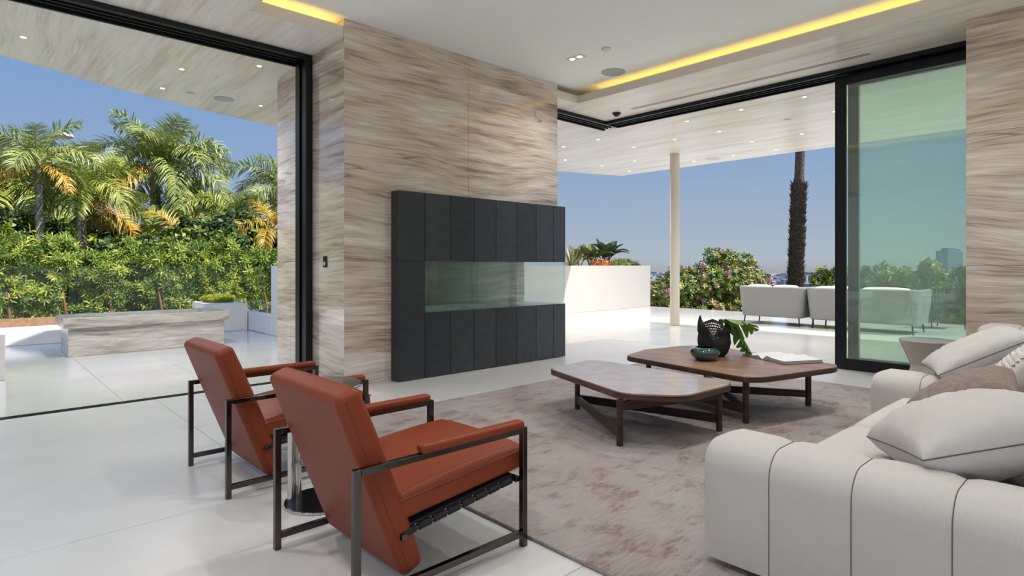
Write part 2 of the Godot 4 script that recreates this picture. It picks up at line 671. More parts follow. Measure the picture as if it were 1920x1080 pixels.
func structure() -> void:
	# interior floor: large pale slabs over a bed
	var f := thing("floor", "pale polished interior floor of large square slabs", "floor", Vector3.ZERO, 0, "", "structure")
	block("slab_bed", Vector3(-6, -0.25, -6.05), Vector3(7.45, -0.032, 4.2), M.grout, f)
	slabs(f, M.floor_slab, steps(-6, 7.45, 1.64, 1.25), steps(-6.05, 4.2, 1.64, -3.17), 0.0)
	var t := thing("floor", "glossy white terrace paving around the house", "paving", Vector3.ZERO, 0, "", "structure")
	block("slab_bed", Vector3(-6, -0.25, -13.0), Vector3(3.87, -0.034, -6.16), M.grout, t)
	block("slab_bed", Vector3(3.87, -0.25, -13.0), Vector3(14.85, -0.034, -6.05), M.grout, t)
	block("slab_bed", Vector3(7.72, -0.25, -6.05), Vector3(14.85, -0.034, 5.0), M.grout, t)
	slabs(t, M.terrace_slab, steps(-6, 3.87, 0.84, 1.03), steps(-12.0, -6.16, 1.64, -6.16), -0.002)
	slabs(t, M.terrace_slab, steps(3.87, 14.85, 1.64, 1.25), steps(-10.6, -6.05, 1.64, -6.05), -0.002)
	slabs(t, M.terrace_slab, steps(7.72, 14.85, 1.64, 1.25), steps(-6.05, 5.0, 1.64, -6.05), -0.002)
	# hearth block: travertine slabs on a core, with a through recess for the fire
	var w := thing("wall_hearth", "travertine clad hearth block standing between the two open sides", "wall", Vector3.ZERO, 0, "", "structure")
	var X0 := 2.73
	var X1 := 5.81
	var Z0 := -7.05
	var Z1 := -5.36
	block("core", Vector3(X0 + 0.02, 0, Z0 + 0.02), Vector3(X1 - 0.02, 0.66, Z1 - 0.02), M.plaster, w)
	block("core", Vector3(X0 + 0.02, 1.29, Z0 + 0.02), Vector3(X1 - 0.02, CEIL, Z1 - 0.02), M.plaster, w)
	block("core", Vector3(X0 + 0.02, 0.66, Z0 + 0.02), Vector3(3.56, 1.29, Z1 - 0.02), M.plaster, w)
	block("core", Vector3(3.56, 0.66, Z0 + 0.02), Vector3(X1 - 0.02, 1.29, -6.01), M.plaster, w)
	var g := 0.0012
	var ys := [0.0, 1.245, 2.42, CEIL]
	for r in 3:
		for k in 2:
			var xa := [X0, 4.29][k] as float
			var xb := [4.29, X1][k] as float
			if r == 0:
				block("stone_slab", Vector3(xa + g, 0, Z1 - 0.02), Vector3(xb - g, 0.70, Z1), M.travertine, w, 0.001)
				if k == 0:
					block("stone_slab", Vector3(xa + g, 0.702, Z1 - 0.02), Vector3(3.58, 1.245 - g, Z1), M.travertine, w, 0.001)
			else:
				block("stone_slab", Vector3(xa + g, ys[r] + g, Z1 - 0.02), Vector3(xb - g, ys[r + 1] - g, Z1), M.travertine, w, 0.001)
			block("stone_slab", Vector3(xa + g, ys[r] + g, Z0), Vector3(xb - g, ys[r + 1] - g, Z0 + 0.02), M.travertine, w, 0.001)
		block("stone_slab", Vector3(X0, ys[r] + g, Z0 + 0.02), Vector3(X0 + 0.02, ys[r + 1] - g, Z1 - 0.0005), M.travertine, w, 0.001)
		if r == 0:
			block("stone_slab", Vector3(X1 - 0.02, g, Z0 + 0.02), Vector3(X1, 0.70, Z1 - 0.0005), M.travertine, w, 0.001)
			block("stone_slab", Vector3(X1 - 0.02, 0.702, Z0 + 0.02), Vector3(X1, 1.245, -6.0), M.travertine, w, 0.001)
		else:
			block("stone_slab", Vector3(X1 - 0.02, ys[r] + g, Z0 + 0.02), Vector3(X1, ys[r + 1] - g, Z1 - 0.0005), M.travertine, w, 0.001)
	block("stone_slab", Vector3(3.56, 0.66, -6.01), Vector3(X1 - 0.02, 1.29, -5.99), M.travertine, w, 0.001)
	block("stone_slab", Vector3(3.56, 0.66, -5.99), Vector3(3.58, 1.29, -5.38), M.travertine, w, 0.001)
	# right-hand wall, clad in the same stone
	w = thing("wall_right", "travertine wall at the right where the sliding door pockets", "wall", Vector3.ZERO, 0, "", "structure")
	block("core", Vector3(6.73, 0, -1.10), Vector3(7.9, SOFFIT, 4.2), M.plaster, w)
	var zs := [-1.12, 0.6, 2.4, 4.2]
	for r in 3:
		for k in 3:
			block("stone_slab", Vector3(6.71, [0.0, 1.2, 2.4][r] + g, zs[k] + g), Vector3(6.73, [1.2, 2.4, SOFFIT][r] - g, zs[k + 1] - g), M.travertine, w, 0.001)
		block("stone_slab", Vector3(6.73, [0.0, 1.2, 2.4][r] + g, -1.12), Vector3(7.9, [1.2, 2.4, SOFFIT][r] - g, -1.10), M.travertine, w, 0.001)
	# behind the camera: unseen piers, openings kept wide to let daylight in
	w = thing("wall_back", "unseen white piers, openings widened for daylight behind the seating", "wall", Vector3.ZERO, 0, "", "structure")
	for x in [-6.2, -1.6, 2.6]:
		block("pier", Vector3(x, 0, 4.2), Vector3(x + 0.3, SOFFIT, 4.4), M.plaster, w)
	block("pier", Vector3(6.7, 0, 4.2), Vector3(7.9, SOFFIT, 4.4), M.plaster, w)
	var bounce_paving := block("paving", Vector3(-16, -0.25, 4.4), Vector3(14.85, -0.01, 16.0), M.terrace_slab)  # unseen paving added to throw sunlight up to the ceiling
	tag(bounce_paving, "unseen pale paving added behind the room to bounce sunlight in", "paving", "", "structure")
	bounce_paving = block("paving", Vector3(-16, -0.25, -13.0), Vector3(-6.0, -0.01, 4.4), M.terrace_slab)  # second unseen paving, added as a sunlight reflector
	tag(bounce_paving, "unseen pale paving added at the garden end to bounce sunlight in", "paving", "", "structure")
	# ground under and round the house
	var gr := Mb.new()
	gr.rbox(Vector3(46, 0.6, 30), 0.01, 1)
	var gnd := part("ground", gr.mesh(), M.soil, self, xf(Vector3(-8, -0.62, -28.0)))
	tag(gnd, "bare brown garden soil under the hedge and palms", "ground", "", "structure")


func outline_part(x0: float, x1: float, z0: float, full := true) -> PackedVector2Array:
	var edge := [Vector2(-7, -6.4), Vector2(-4, -6.5), Vector2(-2.4, -6.75), Vector2(-1, -7.55), Vector2(0.275, -8.33), Vector2(0.75, -8.57), Vector2(1.3, -8.86), Vector2(1.94, -9.1), Vector2(2.67, -9.32), Vector2(3.7, -9.58), Vector2(5, -9.8), Vector2(7, -9.92), Vector2(9, -9.8), Vector2(10.35, -9.54), Vector2(11.27, -9.24), Vector2(12.05, -8.94)]
	var p := PackedVector2Array()
	var at := func(x: float) -> Vector2:
		for i in edge.size() - 1:
			if x <= edge[i + 1].x:
				return edge[i].lerp(edge[i + 1], (x - edge[i].x) / (edge[i + 1].x - edge[i].x))
		return edge[-1]
	p.append(at.call(x0))
	for e in edge:
		if e.x > x0 + 0.01 and e.x < x1 - 0.01:
			p.append(e)
	p.append(at.call(x1))
	p.append(Vector2(x1, z0))
	p.append(Vector2(x0, z0))
	return p


func roof_and_ceiling() -> void:
	var XL := 1.85
	var XR := 6.23
	var ZF := -5.37
	var ZB := 3.4
	var s := thing("ceiling", "pale veined soffit running from the room out over both terraces", "soffit", Vector3.ZERO, 0, "", "structure")
	for q in [[outline_part(-7, XL, 4.45)], [outline_part(XL, XR, ZF)], [outline_part(XR, 12.05, 4.45)], [PackedVector2Array([Vector2(XL, ZB), Vector2(XR, ZB), Vector2(XR, 4.45), Vector2(XL, 4.45)])]]:
		var m := Mb.new()
		m.prism(q[0], SOFFIT, SOFFIT + 0.02)
		part("soffit_board", m.mesh(), M.soffit, s)
	var r := thing("roof", "flat roof slab with a thin grey curved edge over the terraces", "roof", Vector3.ZERO, 0, "", "structure")
	for q in [outline_part(-7, XL - 0.18, 4.45), outline_part(XL - 0.18, XR + 0.18, ZF - 0.16), outline_part(XR + 0.18, 12.05, 4.45)]:
		var m := Mb.new()
		m.prism(q, SOFFIT + 0.02, 3.66)
		part("slab_fill", m.mesh(), M.plaster, r)
	var up := Mb.new()
	up.prism(outline_part(-7.05, 12.05, 4.45), 3.66, 3.72)
	part("slab_top", up.mesh(), M.roof_edge, r)
	var ce := block("ceiling", Vector3(XL - 0.18, CEIL, ZF - 0.16), Vector3(XR + 0.18, 3.66, ZB + 0.3), M.plaster)
	tag(ce, "raised white plaster ceiling tray above the seating", "ceiling", "", "structure")
	# the lip round the tray hides amber light strips
	var lip := thing("trim_1", "narrow plaster lip round the ceiling tray hiding amber light strips", "trim", Vector3.ZERO, 0, "", "structure")
	block("lip", Vector3(XR - 0.003, SOFFIT - 0.002, ZF), Vector3(XR + 0.015, SOFFIT + 0.105, ZB), M.plaster_warm, lip, 0.001)
	block("lip", Vector3(XL - 0.015, SOFFIT - 0.002, ZF), Vector3(XL + 0.003, SOFFIT + 0.105, ZB), M.plaster_warm, lip, 0.001)
	block("lip", Vector3(XL, SOFFIT - 0.002, ZF - 0.015), Vector3(2.727, SOFFIT + 0.105, ZF + 0.003), M.plaster_warm, lip, 0.001)
	block("lip", Vector3(5.813, SOFFIT - 0.002, ZF - 0.015), Vector3(XR, SOFFIT + 0.105, ZF + 0.003), M.plaster_warm, lip, 0.001)
	block("lip", Vector3(XL, SOFFIT, ZB), Vector3(XR, SOFFIT + 0.105, ZB + 0.015), M.plaster_warm, lip, 0.001)
	strip("amber light strip in the ceiling cove along the sliding doors", Vector3(XR + 0.1, 0, -5.1), Vector3(XR + 0.1, 0, ZB - 0.1), 0.3)
	strip("amber light strip in the ceiling cove on the garden side", Vector3(XL - 0.09, 0, -5.2), Vector3(XL - 0.09, 0, ZB - 0.1), 0.3)
	strip("short amber light strip in the cove left of the hearth block", Vector3(XL - 0.05, 0, ZF - 0.09), Vector3(2.68, 0, ZF - 0.09), 0.045)


func strip(label: String, a: Vector3, b: Vector3, e: float) -> void:
	var L := a.distance_to(b)
	var o := part("light_strip", box(Vector3(0.012, 0.008, L), 0.001), M.led_amber)
	var d := (b - a).normalized()
	o.transform = xf((a + b) / 2 + Vector3(0, SOFFIT + 0.026, 0), Basis(Vector3.UP.cross(d), Vector3.UP, d))
	tag(o, label, "light strip")
	var l := AreaLight3D.new()
	l.name = "strip_light"
	l.area_size = Vector2(0.03, L)
	l.light_color = Color(1.0, 0.82, 0.42)
	l.light_energy = e
	l.shadow_enabled = true
	add_child(l, true)
	var x := Vector3.UP.cross(d)
	l.transform = Transform3D(Basis(x, d, x.cross(d)), (a + b) / 2 + Vector3(0, SOFFIT + 0.04, 0))
	if l.global_basis.z.y > 0:
		l.transform = Transform3D(Basis(-x, d, (-x).cross(d)), l.position)


func spot(at: Vector3, e: float, col := Color(1.0, 0.99, 0.98), angle := 74.0) -> void:
	var l := SpotLight3D.new()
	l.name = "downlight_beam"
	l.light_energy = e
	l.light_color = col
	l.light_size = 0.06
	l.spot_angle = angle
	l.spot_angle_attenuation = 1.0
	l.spot_range = 30.0
	l.spot_attenuation = 2.0
	l.shadow_enabled = true
	add_child(l, true)
	l.position = at
	l.rotation_degrees = Vector3(-90, 0, 0)


func ordinal(k: int) -> String:
	return ["first", "second", "third", "fourth", "fifth", "sixth", "seventh", "eighth", "ninth", "tenth", "eleventh", "twelfth", "thirteenth", "fourteenth", "fifteenth", "sixteenth", "seventeenth", "eighteenth", "nineteenth", "twentieth"][k]


func pinhole_light(label: String, x: float, z: float, group: String) -> void:
	var t := thing("soffit_light", label, "downlight", Vector3(x, SOFFIT, z), 0, group)
	var rim := Mb.new()
	rim.lathe([Vector2(0.028, -0.001), Vector2(0.045, -0.004), Vector2(0.05, 0.0)], 16)
	part("rim", rim.mesh() if not cache.has("rim") else cache.rim, M.lens_off, t)
	part("bulb", cyl(0.026, 0.004, 12, 0.001), M.lamp_lit, t, xf(Vector3(0, -0.0042, 0)))


func lamps() -> void:
	# the twin downlight in view, plus unseen ones added to brighten the room
	var t := thing("twin_downlight", "square twin downlight glowing in the white ceiling near the hearth corner", "downlight", Vector3(5.23, CEIL, -4.53), 0.0)
	part("trim", box(Vector3(0.115, 0.006, 0.23), 0.002), M.lens_off, t, xf(Vector3(0, -0.002, 0)))
	for k in [-0.055, 0.055]:
		part("bulb", cyl(0.032, 0.005, 16, 0.001), M.lamp_lit, t, xf(Vector3(0, -0.0085, k)))
	spot(Vector3(5.23, CEIL - 0.03, -4.53), 1.2)
	var where := [Vector3(5.2, 0, -1.6), Vector3(3.6, 0, -1.9), Vector3(2.3, 0, -2.0), Vector3(5.2, 0, 0.6), Vector3(3.6, 0, 0.6), Vector3(4.4, 0, 2.4)]  # unseen fittings added as fill light over the seating
	for p in where:
		var c2 := copy(t, "added square twin downlight giving fill light over the seating, %s outside the view" % ordinal(where.find(p)), Vector3(p.x, CEIL, p.z))
		c2.set_meta("group", "ceiling downlights added for fill outside the view")
		spot(Vector3(p.x, CEIL - 0.03, p.z), 2.2 if p.x > 5 and p.z < 0 else 1.25 if p.z < 0 else 0.4)
	var more := [Vector3(0.2, 0, -3.6), Vector3(0.2, 0, -0.8), Vector3(-1.6, 0, -2.2), Vector3(-3.2, 0, -3.6), Vector3(0.4, 0, 1.6)]  # more unseen fittings, added to brighten the garden side
	for p in more:
		var c3 := copy(t, "added square twin downlight giving fill light on the garden side, %s outside the view" % ordinal(more.find(p)), Vector3(p.x, SOFFIT, p.z))
		c3.set_meta("group", "soffit downlights added for fill outside the view")
		spot(Vector3(p.x, SOFFIT - 0.03, p.z), 1.35)
	var o := part("smoke_detector", cyl(0.055, 0.018, 20, 0.004), M.lens_off, self, xf(Vector3(5.261, CEIL - 0.017, -4.109)))
	tag(o, "small white round detector in the ceiling behind the round speaker", "detector")
	o = part("ceiling_speaker", cyl(0.15, 0.008, 36, 0.003), M.grille, self, xf(Vector3(5.963, CEIL - 0.007, -4.548)))
	tag(o, "large round grey speaker grille in the white tray ceiling", "speaker")
	# dome camera and slot vent in the soffit by the doors
	t = thing("dome_camera", "small black dome camera in the soffit beside the door track corner", "camera", Vector3(7.04, SOFFIT, -5.31))
	part("base", cyl(0.065, 0.012, 20), M.black_plastic, t, xf(Vector3(0, -0.012, 0)))
	var dm := Mb.new()
	var prof := []
	for k in 7:
		prof.append(Vector2(0.05 * sin(PI / 2 * k / 6.0), -0.012 - 0.045 * cos(PI / 2 * k / 6.0)))
	dm.lathe(prof, 20)
	part("dome", dm.mesh(), M.black_plastic, t)
	t = thing("slot_vent", "long narrow slot vent in the pale soffit along the sliding doors", "vent", Vector3(7.02, SOFFIT, -3.5))
	part("frame", box(Vector3(0.085, 0.006, 3.1), 0.002), M.soffit, t, xf(Vector3(0, -0.002, 0)))
	for k in [-0.018, 0.018]:
		part("slot", box(Vector3(0.016, 0.003, 3.03), 0.001), M.dark_slot, t, xf(Vector3(k, -0.005, 0)))
	# pinhole lights of the terrace soffits
	var right := [Vector2(8.282, -6.652), Vector2(8.297, -7.496), Vector2(9.372, -8.417), Vector2(10.526, -8.352), Vector2(11.58, -8.361), Vector2(9.312, -6.621), Vector2(10.543, -7.474), Vector2(9.282, -5.723), Vector2(8.247, -4.865), Vector2(9.274, -4.873), Vector2(8.209, -3.972), Vector2(8.202, -3.097), Vector2(9.303, -3.102), Vector2(10.471, -3.998), Vector2(10.485, -4.872), Vector2(11.51, -5.738), Vector2(11.52, -6.625), Vector2(11.499, -4.869), Vector2(10.463, -3.122)]
	var sx := func(p: Vector2) -> float: return (p.x * 0.7325 + p.y * 0.6807) / (p.x * 0.6807 - p.y * 0.7325)
	right.sort_custom(func(a, b): return sx.call(a) < sx.call(b))
	for k in right.size():
		pinhole_light("tiny pinhole light in the right terrace soffit, %s counted from the left" % ordinal(k), right[k].x, right[k].y, "pinhole lights in the right terrace soffit")
		if k % 3 == 0:
			spot(Vector3(right[k].x, SOFFIT - 0.02, right[k].y), 3.3, Color(1.0, 0.975, 0.95))
	var left := [Vector2(0.422, -7.524), Vector2(1.836, -8.494), Vector2(1.819, -7.514), Vector2(2.434, -6.807), Vector2(3.05, -8.475)]
	for k in left.size():
		pinhole_light("tiny pinhole light in the left terrace soffit, %s counted from the left" % ordinal(k), left[k].x, left[k].y, "pinhole lights in the left terrace soffit")
		if k < 3:
			spot(Vector3(left[k].x, SOFFIT - 0.02, left[k].y), 2.8, Color(1.0, 0.985, 0.97))
	o = part("soffit_speaker", cyl(0.13, 0.008, 30, 0.003), M.grille, self, xf(Vector3(2.558, SOFFIT - 0.007, -8.463)))
	tag(o, "round grey speaker grille in the left terrace soffit", "speaker")
	o = part("soffit_sensor", cyl(0.05, 0.012, 20, 0.003), M.lens_off, self, xf(Vector3(2.146, SOFFIT - 0.011, -8.462)))
	tag(o, "small white disc sensor in the left terrace soffit beside the speaker", "sensor")
	o = part("soffit_sensor", cyl(0.055, 0.012, 20, 0.003), M.lens_off, self, xf(Vector3(9.279, SOFFIT - 0.011, -3.753)))
	tag(o, "small white disc sensor in the right terrace soffit near the door frame", "sensor")
	o = part("soffit_speaker", cyl(0.15, 0.008, 30, 0.003), M.lens_off, self, xf(Vector3(11.539, SOFFIT - 0.007, -6.203)))
	tag(o, "round white speaker disc at the outer edge of the right terrace soffit", "speaker")


func hearth() -> void:
	var t := thing("fireplace", "black steel panelled fireplace with a long glazed corner opening", "fireplace", Vector3(0, 0, 0))
	var F := -5.22
	var xs := [3.263, 3.588, 3.927, 4.26, 4.595, 4.93, 5.265, 5.58, 5.815]
	block("backing", Vector3(3.268, 0.004, Z(-5.36)), Vector3(5.81, 0.69, F - 0.014), M.dark_slot, t)
	block("backing", Vector3(3.268, 1.255, Z(-5.36)), Vector3(5.81, 1.97, F - 0.014), M.dark_slot, t)
	block("backing", Vector3(3.268, 0.69, Z(-5.36)), Vector3(3.575, 1.255, F - 0.014), M.dark_slot, t)
	block("side_cheek", Vector3(3.258, 0.004, Z(-5.36)), Vector3(3.268, 1.975, F - 0.002), M.black_steel_0, t)
	var g := 0.0035
	for k in 8:
		var m0: Material = M["black_steel_%d" % [0, 1, 0, 1, 2, 1, 2, 2][k]]
		var m1: Material = M["black_steel_%d" % [0, 0, 1, 1, 0, 1, 2, 2][k]]
		block("panel", Vector3(xs[k] + g, 1.247, F - 0.012), Vector3(xs[k + 1] - g, 1.975, F), m0, t, 0.0015)
		block("panel", Vector3(xs[k] + g, 0.006, F - 0.012), Vector3(xs[k + 1] - g, 0.698, F), m1, t, 0.0015)
	block("panel", Vector3(xs[0] + g, 0.702, F - 0.012), Vector3(xs[1] - g, 1.243, F), M.black_steel_0, t, 0.0015)
	block("firebox_floor", Vector3(3.59, 0.66, -5.98), Vector3(5.79, 0.70, -5.24), M.lens_off, t)
	block("firebox_top", Vector3(3.59, 1.247, -5.98), Vector3(5.79, 1.256, -5.38), M.black_steel_2, t)
	block("firebox_floor_edge", Vector3(3.59, 0.69, -5.24), Vector3(5.815, 0.7, F - 0.0), M.black_steel_1, t)
	block("front_pane", Vector3(3.592, 0.702, F - 0.016), Vector3(5.80, 1.245, F - 0.004), M.hearth_glass, t, 0.001)
	block("side_pane", Vector3(5.802, 0.702, -5.98), Vector3(5.814, 1.245, F - 0.004), M.rail_glass, t, 0.001)
	block("inner_pane", Vector3(4.05, 0.702, -5.82), Vector3(4.8, 1.24, -5.81), M.hearth_glass, t, 0.001)
	# crushed glass bed
	var chip := Mb.new()
	for f in [[0, 1], [1, 2], [2, 3], [3, 0]]:
		var q := [Vector3(1, 0, 0), Vector3(0, 0, 1), Vector3(-1.1, 0.1, 0), Vector3(0, 0, -0.9)]
		chip.tri(Vector3(0.1, 0.8, 0), q[f[1]], q[f[0]])
		chip.tri(Vector3(0, -0.7, 0.1), q[f[0]], q[f[1]])
	var places := []
	for k in 2600:
		var p := Vector3(rng.randf_range(3.62, 4.45), 0.703 + rng.randf() * 0.034, rng.randf_range(-5.7, -5.25))
		places.append(Transform3D(Basis.from_euler(Vector3(rng.randf() * 6, rng.randf() * 6, rng.randf() * 6)).scaled(Vector3.ONE * rng.randf_range(0.006, 0.014)), p))
	multi("crushed_glass", chip.mesh(), M.glass_chip, t, places)
	# keypad on the side of the block
	var s := thing("wall_keypad", "small black keypad plate on the reflecting side of the hearth block", "keypad", Vector3(2.73, 1.24, -5.765))
	part("plate", box(Vector3(0.012, 0.115, 0.075), 0.002), M.black_plastic, s, xf(Vector3(-0.006, 0, 0)))
	part("button", box(Vector3(0.006, 0.04, 0.03), 0.002), M.lens_off, s, xf(Vector3(-0.014, -0.02, 0.0)))


func Z(z: float) -> float:
	return z + 0.001


func track(nm: String, label: String, a: Vector3, b: Vector3, w: float) -> void:
	# overhead track: a dark channel with ribs
	var t := thing(nm, label, "track", Vector3.ZERO, 0, "", "structure")
	var d := (b - a).normalized()
	var s := d.cross(Vector3.UP)
	var m := Mb.new()
	m.beam(a + Vector3(0, -0.006, 0), b + Vector3(0, -0.006, 0), w, 0.014)
	part("channel", m.mesh(), M.dark_slot, t)
	for k in 5:
		var o := s * (w * (k / 4.0 - 0.5) * 0.94)
		m = Mb.new()
		var hgt := 0.05 if k in [0, 4] else 0.032
		m.beam(a + o + Vector3(0, -hgt / 2, 0), b + o + Vector3(0, -hgt / 2, 0), 0.03 if k in [0, 4] else 0.016, hgt)
		part("rib", m.mesh(), M.dark_anodised, t)


func doors() -> void:
	track("trim_2", "dark overhead door track across the garden opening at left", Vector3(-6, SOFFIT, -6.25), Vector3(2.72, SOFFIT, -6.25), 0.34)
	track("trim_3", "short dark overhead track from the hearth block to the corner", Vector3(5.82, SOFFIT, -5.885), Vector3(7.66, SOFFIT, -5.885), 0.3)
	track("trim_4", "long dark overhead track of the terrace doors on the right", Vector3(7.495, SOFFIT, -5.74), Vector3(7.495, SOFFIT, -1.13), 0.33)
	var ft := thing("trim_5", "thin dark floor track across the garden opening", "track", Vector3.ZERO, 0, "", "structure")
	for k in 3:
		block("rail", Vector3(-6, -0.03, -6.075 - 0.04 * k), Vector3(2.7, 0.0015, -6.06 - 0.04 * k), M.gunmetal if k == 1 else M.dark_anodised, ft, 0.001)
	block("sill", Vector3(-6, -0.06, -6.17), Vector3(2.7, -0.012, -6.05), M.dark_slot, ft, 0.001)
	ft = thing("trim_6", "thin pale floor track along the open terrace doors on the right", "track", Vector3.ZERO, 0, "", "structure")
	block("sill", Vector3(7.45, -0.06, -6.05), Vector3(7.72, -0.004, 4.2), M.lens_off, ft, 0.001)
	# stacked jamb profiles against the hearth block
	var j := thing("door_1", "stacked black door jambs against the side of the hearth block", "door", Vector3.ZERO, 0, "", "structure")
	for k in 4:
		block("stile", Vector3(2.655 if k % 2 == 0 else 2.672, 0.0, -6.135 - 0.085 * k), Vector3(2.728, SOFFIT - 0.05, -6.075 - 0.085 * k), M.dark_anodised, j, 0.003)
		block("groove", Vector3(2.69, 0.0, -6.165 - 0.085 * k), Vector3(2.728, SOFFIT - 0.05, -6.13 - 0.085 * k), M.dark_slot, j, 0.001)
	# sliding panes parked at the right
	for k in 2:
		var dz := 0.10 * k
		var x := 7.44 + 0.13 * k
		var d := thing("door_%d" % (2 + k), ["tall sliding glass door in a black frame parked at the right", "second glass door leaf stacked just behind the framed one"][k], "door", Vector3.ZERO, 0, "", "structure")
		block("stile", Vector3(x, 0.004, -2.47 + dz), Vector3(x + 0.07, SOFFIT - 0.05, -2.36 + dz), M.dark_anodised, d, 0.004)
		block("bottom_rail", Vector3(x, 0.004, -2.36 + dz), Vector3(x + 0.07, 0.13, -0.9), M.dark_anodised, d, 0.003)
		block("top_rail", Vector3(x, SOFFIT - 0.16, -2.36 + dz), Vector3(x + 0.07, SOFFIT - 0.05, -0.9), M.dark_anodised, d, 0.003)
		block("glass_pane", Vector3(x + 0.025, 0.13, -2.36 + dz), Vector3(x + 0.045, SOFFIT - 0.16, -0.9), M.door_glass, d, 0.0005)
		if k == 0:
			block("handle", Vector3(x - 0.006, 1.0, -2.43), Vector3(x, 1.16, -2.405), M.dark_slot, d, 0.002)


# ==================================================================== seating
func pillow(size: Vector2, thick: float, pinch := 0.10, seg := 22, seed_ := 1, wrinkle := 0.004) -> Mb:
	var m := Mb.new()
	var z := noise(1.0, 3, seed_)
	for s in [1.0, -1.0]:
		var rows := []
		for i in seg + 1:
			var row := PackedVector3Array()
			for j in seg + 1:
				var u := sin(PI / 2 * (2.0 * j / seg - 1.0))
				var w := sin(PI / 2 * (2.0 * i / seg - 1.0))
				var e := (1.0 - u * u) * (1.0 - w * w)
				var y: float = s * thick * pow(e, 0.38)
				y += wrinkle * z.get_noise_3d(u * 4.0, w * 4.0, s * 3.0) * pow(e, 0.25) * 4.0
				var px := u * (1.0 - pinch * (1.0 - w * w) * (1.0 - absf(u) * 0.0) * u * u * 0.55)
				var pz := w * (1.0 - pinch * (1.0 - u * u) * w * w * 0.55)
				row.append(Vector3(px * size.x, y, pz * size.y))
			rows.append(row)
		m.sheet(rows, false, s > 0)
	m.smooth()
	return m


func pillow_rim(size: Vector2, pinch := 0.10) -> Array:
	var path := []
	var f := func(u: float, w: float) -> Vector3:
		return Vector3(u * (1.0 - pinch * (1.0 - w * w) * u * u * 0.55) * size.x, 0, w * (1.0 - pinch * (1.0 - u * u) * w * w * 0.55) * size.y)
	for k in 20:
		path.append(f.call(-1.0 + 2.0 * k / 20, -1.0))
	for k in 20:
		path.append(f.call(1.0, -1.0 + 2.0 * k / 20))
	for k in 20:
		path.append(f.call(1.0 - 2.0 * k / 20, 1.0))
	for k in 21:
		path.append(f.call(-1.0, 1.0 - 2.0 * k / 20))
	return path


func scatter_pillow(nm: String, label: String, a: Vector3, b: Vector3, c: Vector3, thick: float, m: Material, seed_: int, piping: Material = null, wrinkle := 0.004) -> Node3D:
	# a, b: the two lower corners; c: the upper corner above a
	var e1 := (b - a) / 2
	var e2 := (c - a) / 2
	var n := e2.cross(e1).normalized()
	if n.y < 0:
		n = -n
		e1 = -e1
	var t := thing(nm, label, "pillow", (a + b) / 2 + (c - a) / 2)
	t.basis = Basis(e1.normalized(), n, e1.normalized().cross(n)).orthonormalized()
	var sz := Vector2(e1.length(), e2.length())
	part("cover", pillow(sz, thick, 0.06, 26, seed_, wrinkle).mesh(), m, t)
	if piping:
		var p := Mb.new()
		p.tube(pillow_rim(sz, 0.06), 0.0028, 6, false)
		part("piping", p.mesh(), piping, t)
	return t


# upholstered block whose cross-section (x, y) is swept along z with puffed channels
func channel_block(w: float, h: float, r_out: float, r_in: float, length: float, pitch: float, puff := 0.012) -> Array:
	var prof := []
	var hw := w / 2
	for k in 5:
		prof.append(Vector2(-hw, 0.03 + (h - r_out - 0.03) * k / 4.0))
	for k in range(1, 9):
		var a := PI / 2 * k / 8.0
		prof.append(Vector2(-hw + r_out - r_out * cos(a), h - r_out + r_out * sin(a)))
	for k in range(0, 7):
		var a := PI / 2 * k / 6.0
		prof.append(Vector2(hw - r_in + r_in * sin(a), h - r_in + r_in * cos(a)))
	for k in range(1, 5):
		prof.append(Vector2(hw, h - r_in - (h - r_in - 0.03) * k / 4.0))
	var nrm := []
	for i in prof.size():
		var d: Vector2 = prof[mini(i + 1, prof.size() - 1)] - prof[maxi(i - 1, 0)]
		nrm.append(Vector2(-d.y, d.x).normalized())
	var st := [[0.0, 0.05], [0.004, 0.026], [0.016, 0.01], [0.04, 0.0]]
	var n_ch := int(round(length / pitch))
	for c in n_ch:
		for k in 9:
			var t := k / 8.0
			if c == 0 and t < 0.2:
				continue
			st.append([(c + t) * pitch if k < 8 else (c + 0.9999) * pitch - 0.0005, -puff * (1.0 - pow(absf(2 * t - 1), 5.0)) if not (c == 0 and t < 0.4) else -puff])
	st.append([n_ch * pitch, 0.03])
	var rows := []
	for s in st:
		var row := PackedVector3Array()
		for i in prof.size():
			var q: Vector2 = prof[i] - nrm[i] * s[1] * (1.0 if prof[i].y > 0.04 else 0.3)
			row.append(Vector3(q.x, q.y, s[0]))
		rows.append(row)
	var m := Mb.new()
	m.sheet(rows, false, true)
	# flat ends
	for e in [0, rows.size() - 1]:
		var mid := Vector3(0, h * 0.5, st[e][0])
		for i in prof.size() - 1:
			if e == 0:
				m.tri(mid, rows[e][i], rows[e][i + 1])
			else:
				m.tri(mid, rows[e][i + 1], rows[e][i])
	var seams := []
	for c in range(1, n_ch):
		var path := []
		for i in range(0, prof.size()):
			path.append(Vector3(prof[i].x + nrm[i].x * 0.001, prof[i].y + nrm[i].y * 0.001, c * pitch))
		seams.append(path)
	return [m.mesh(), seams]


func add_channel_block(nm: String, t: Node3D, at: Vector3, w: float, h: float, length: float, flip := false, turn := 0.0) -> void:
	var q := channel_block(w, h, 0.10, 0.06, length, 0.275)
	var b := Basis(Vector3.UP, turn)
	var o := part(nm, q[0], M.sofa_fabric, t, Transform3D(b, at))
	for s in q[1]:
		var m := Mb.new()
		m.tube(s, 0.0017, 5, false)
		part("seam", m.mesh(), M.thread_dark, o)
	if flip:
		pass


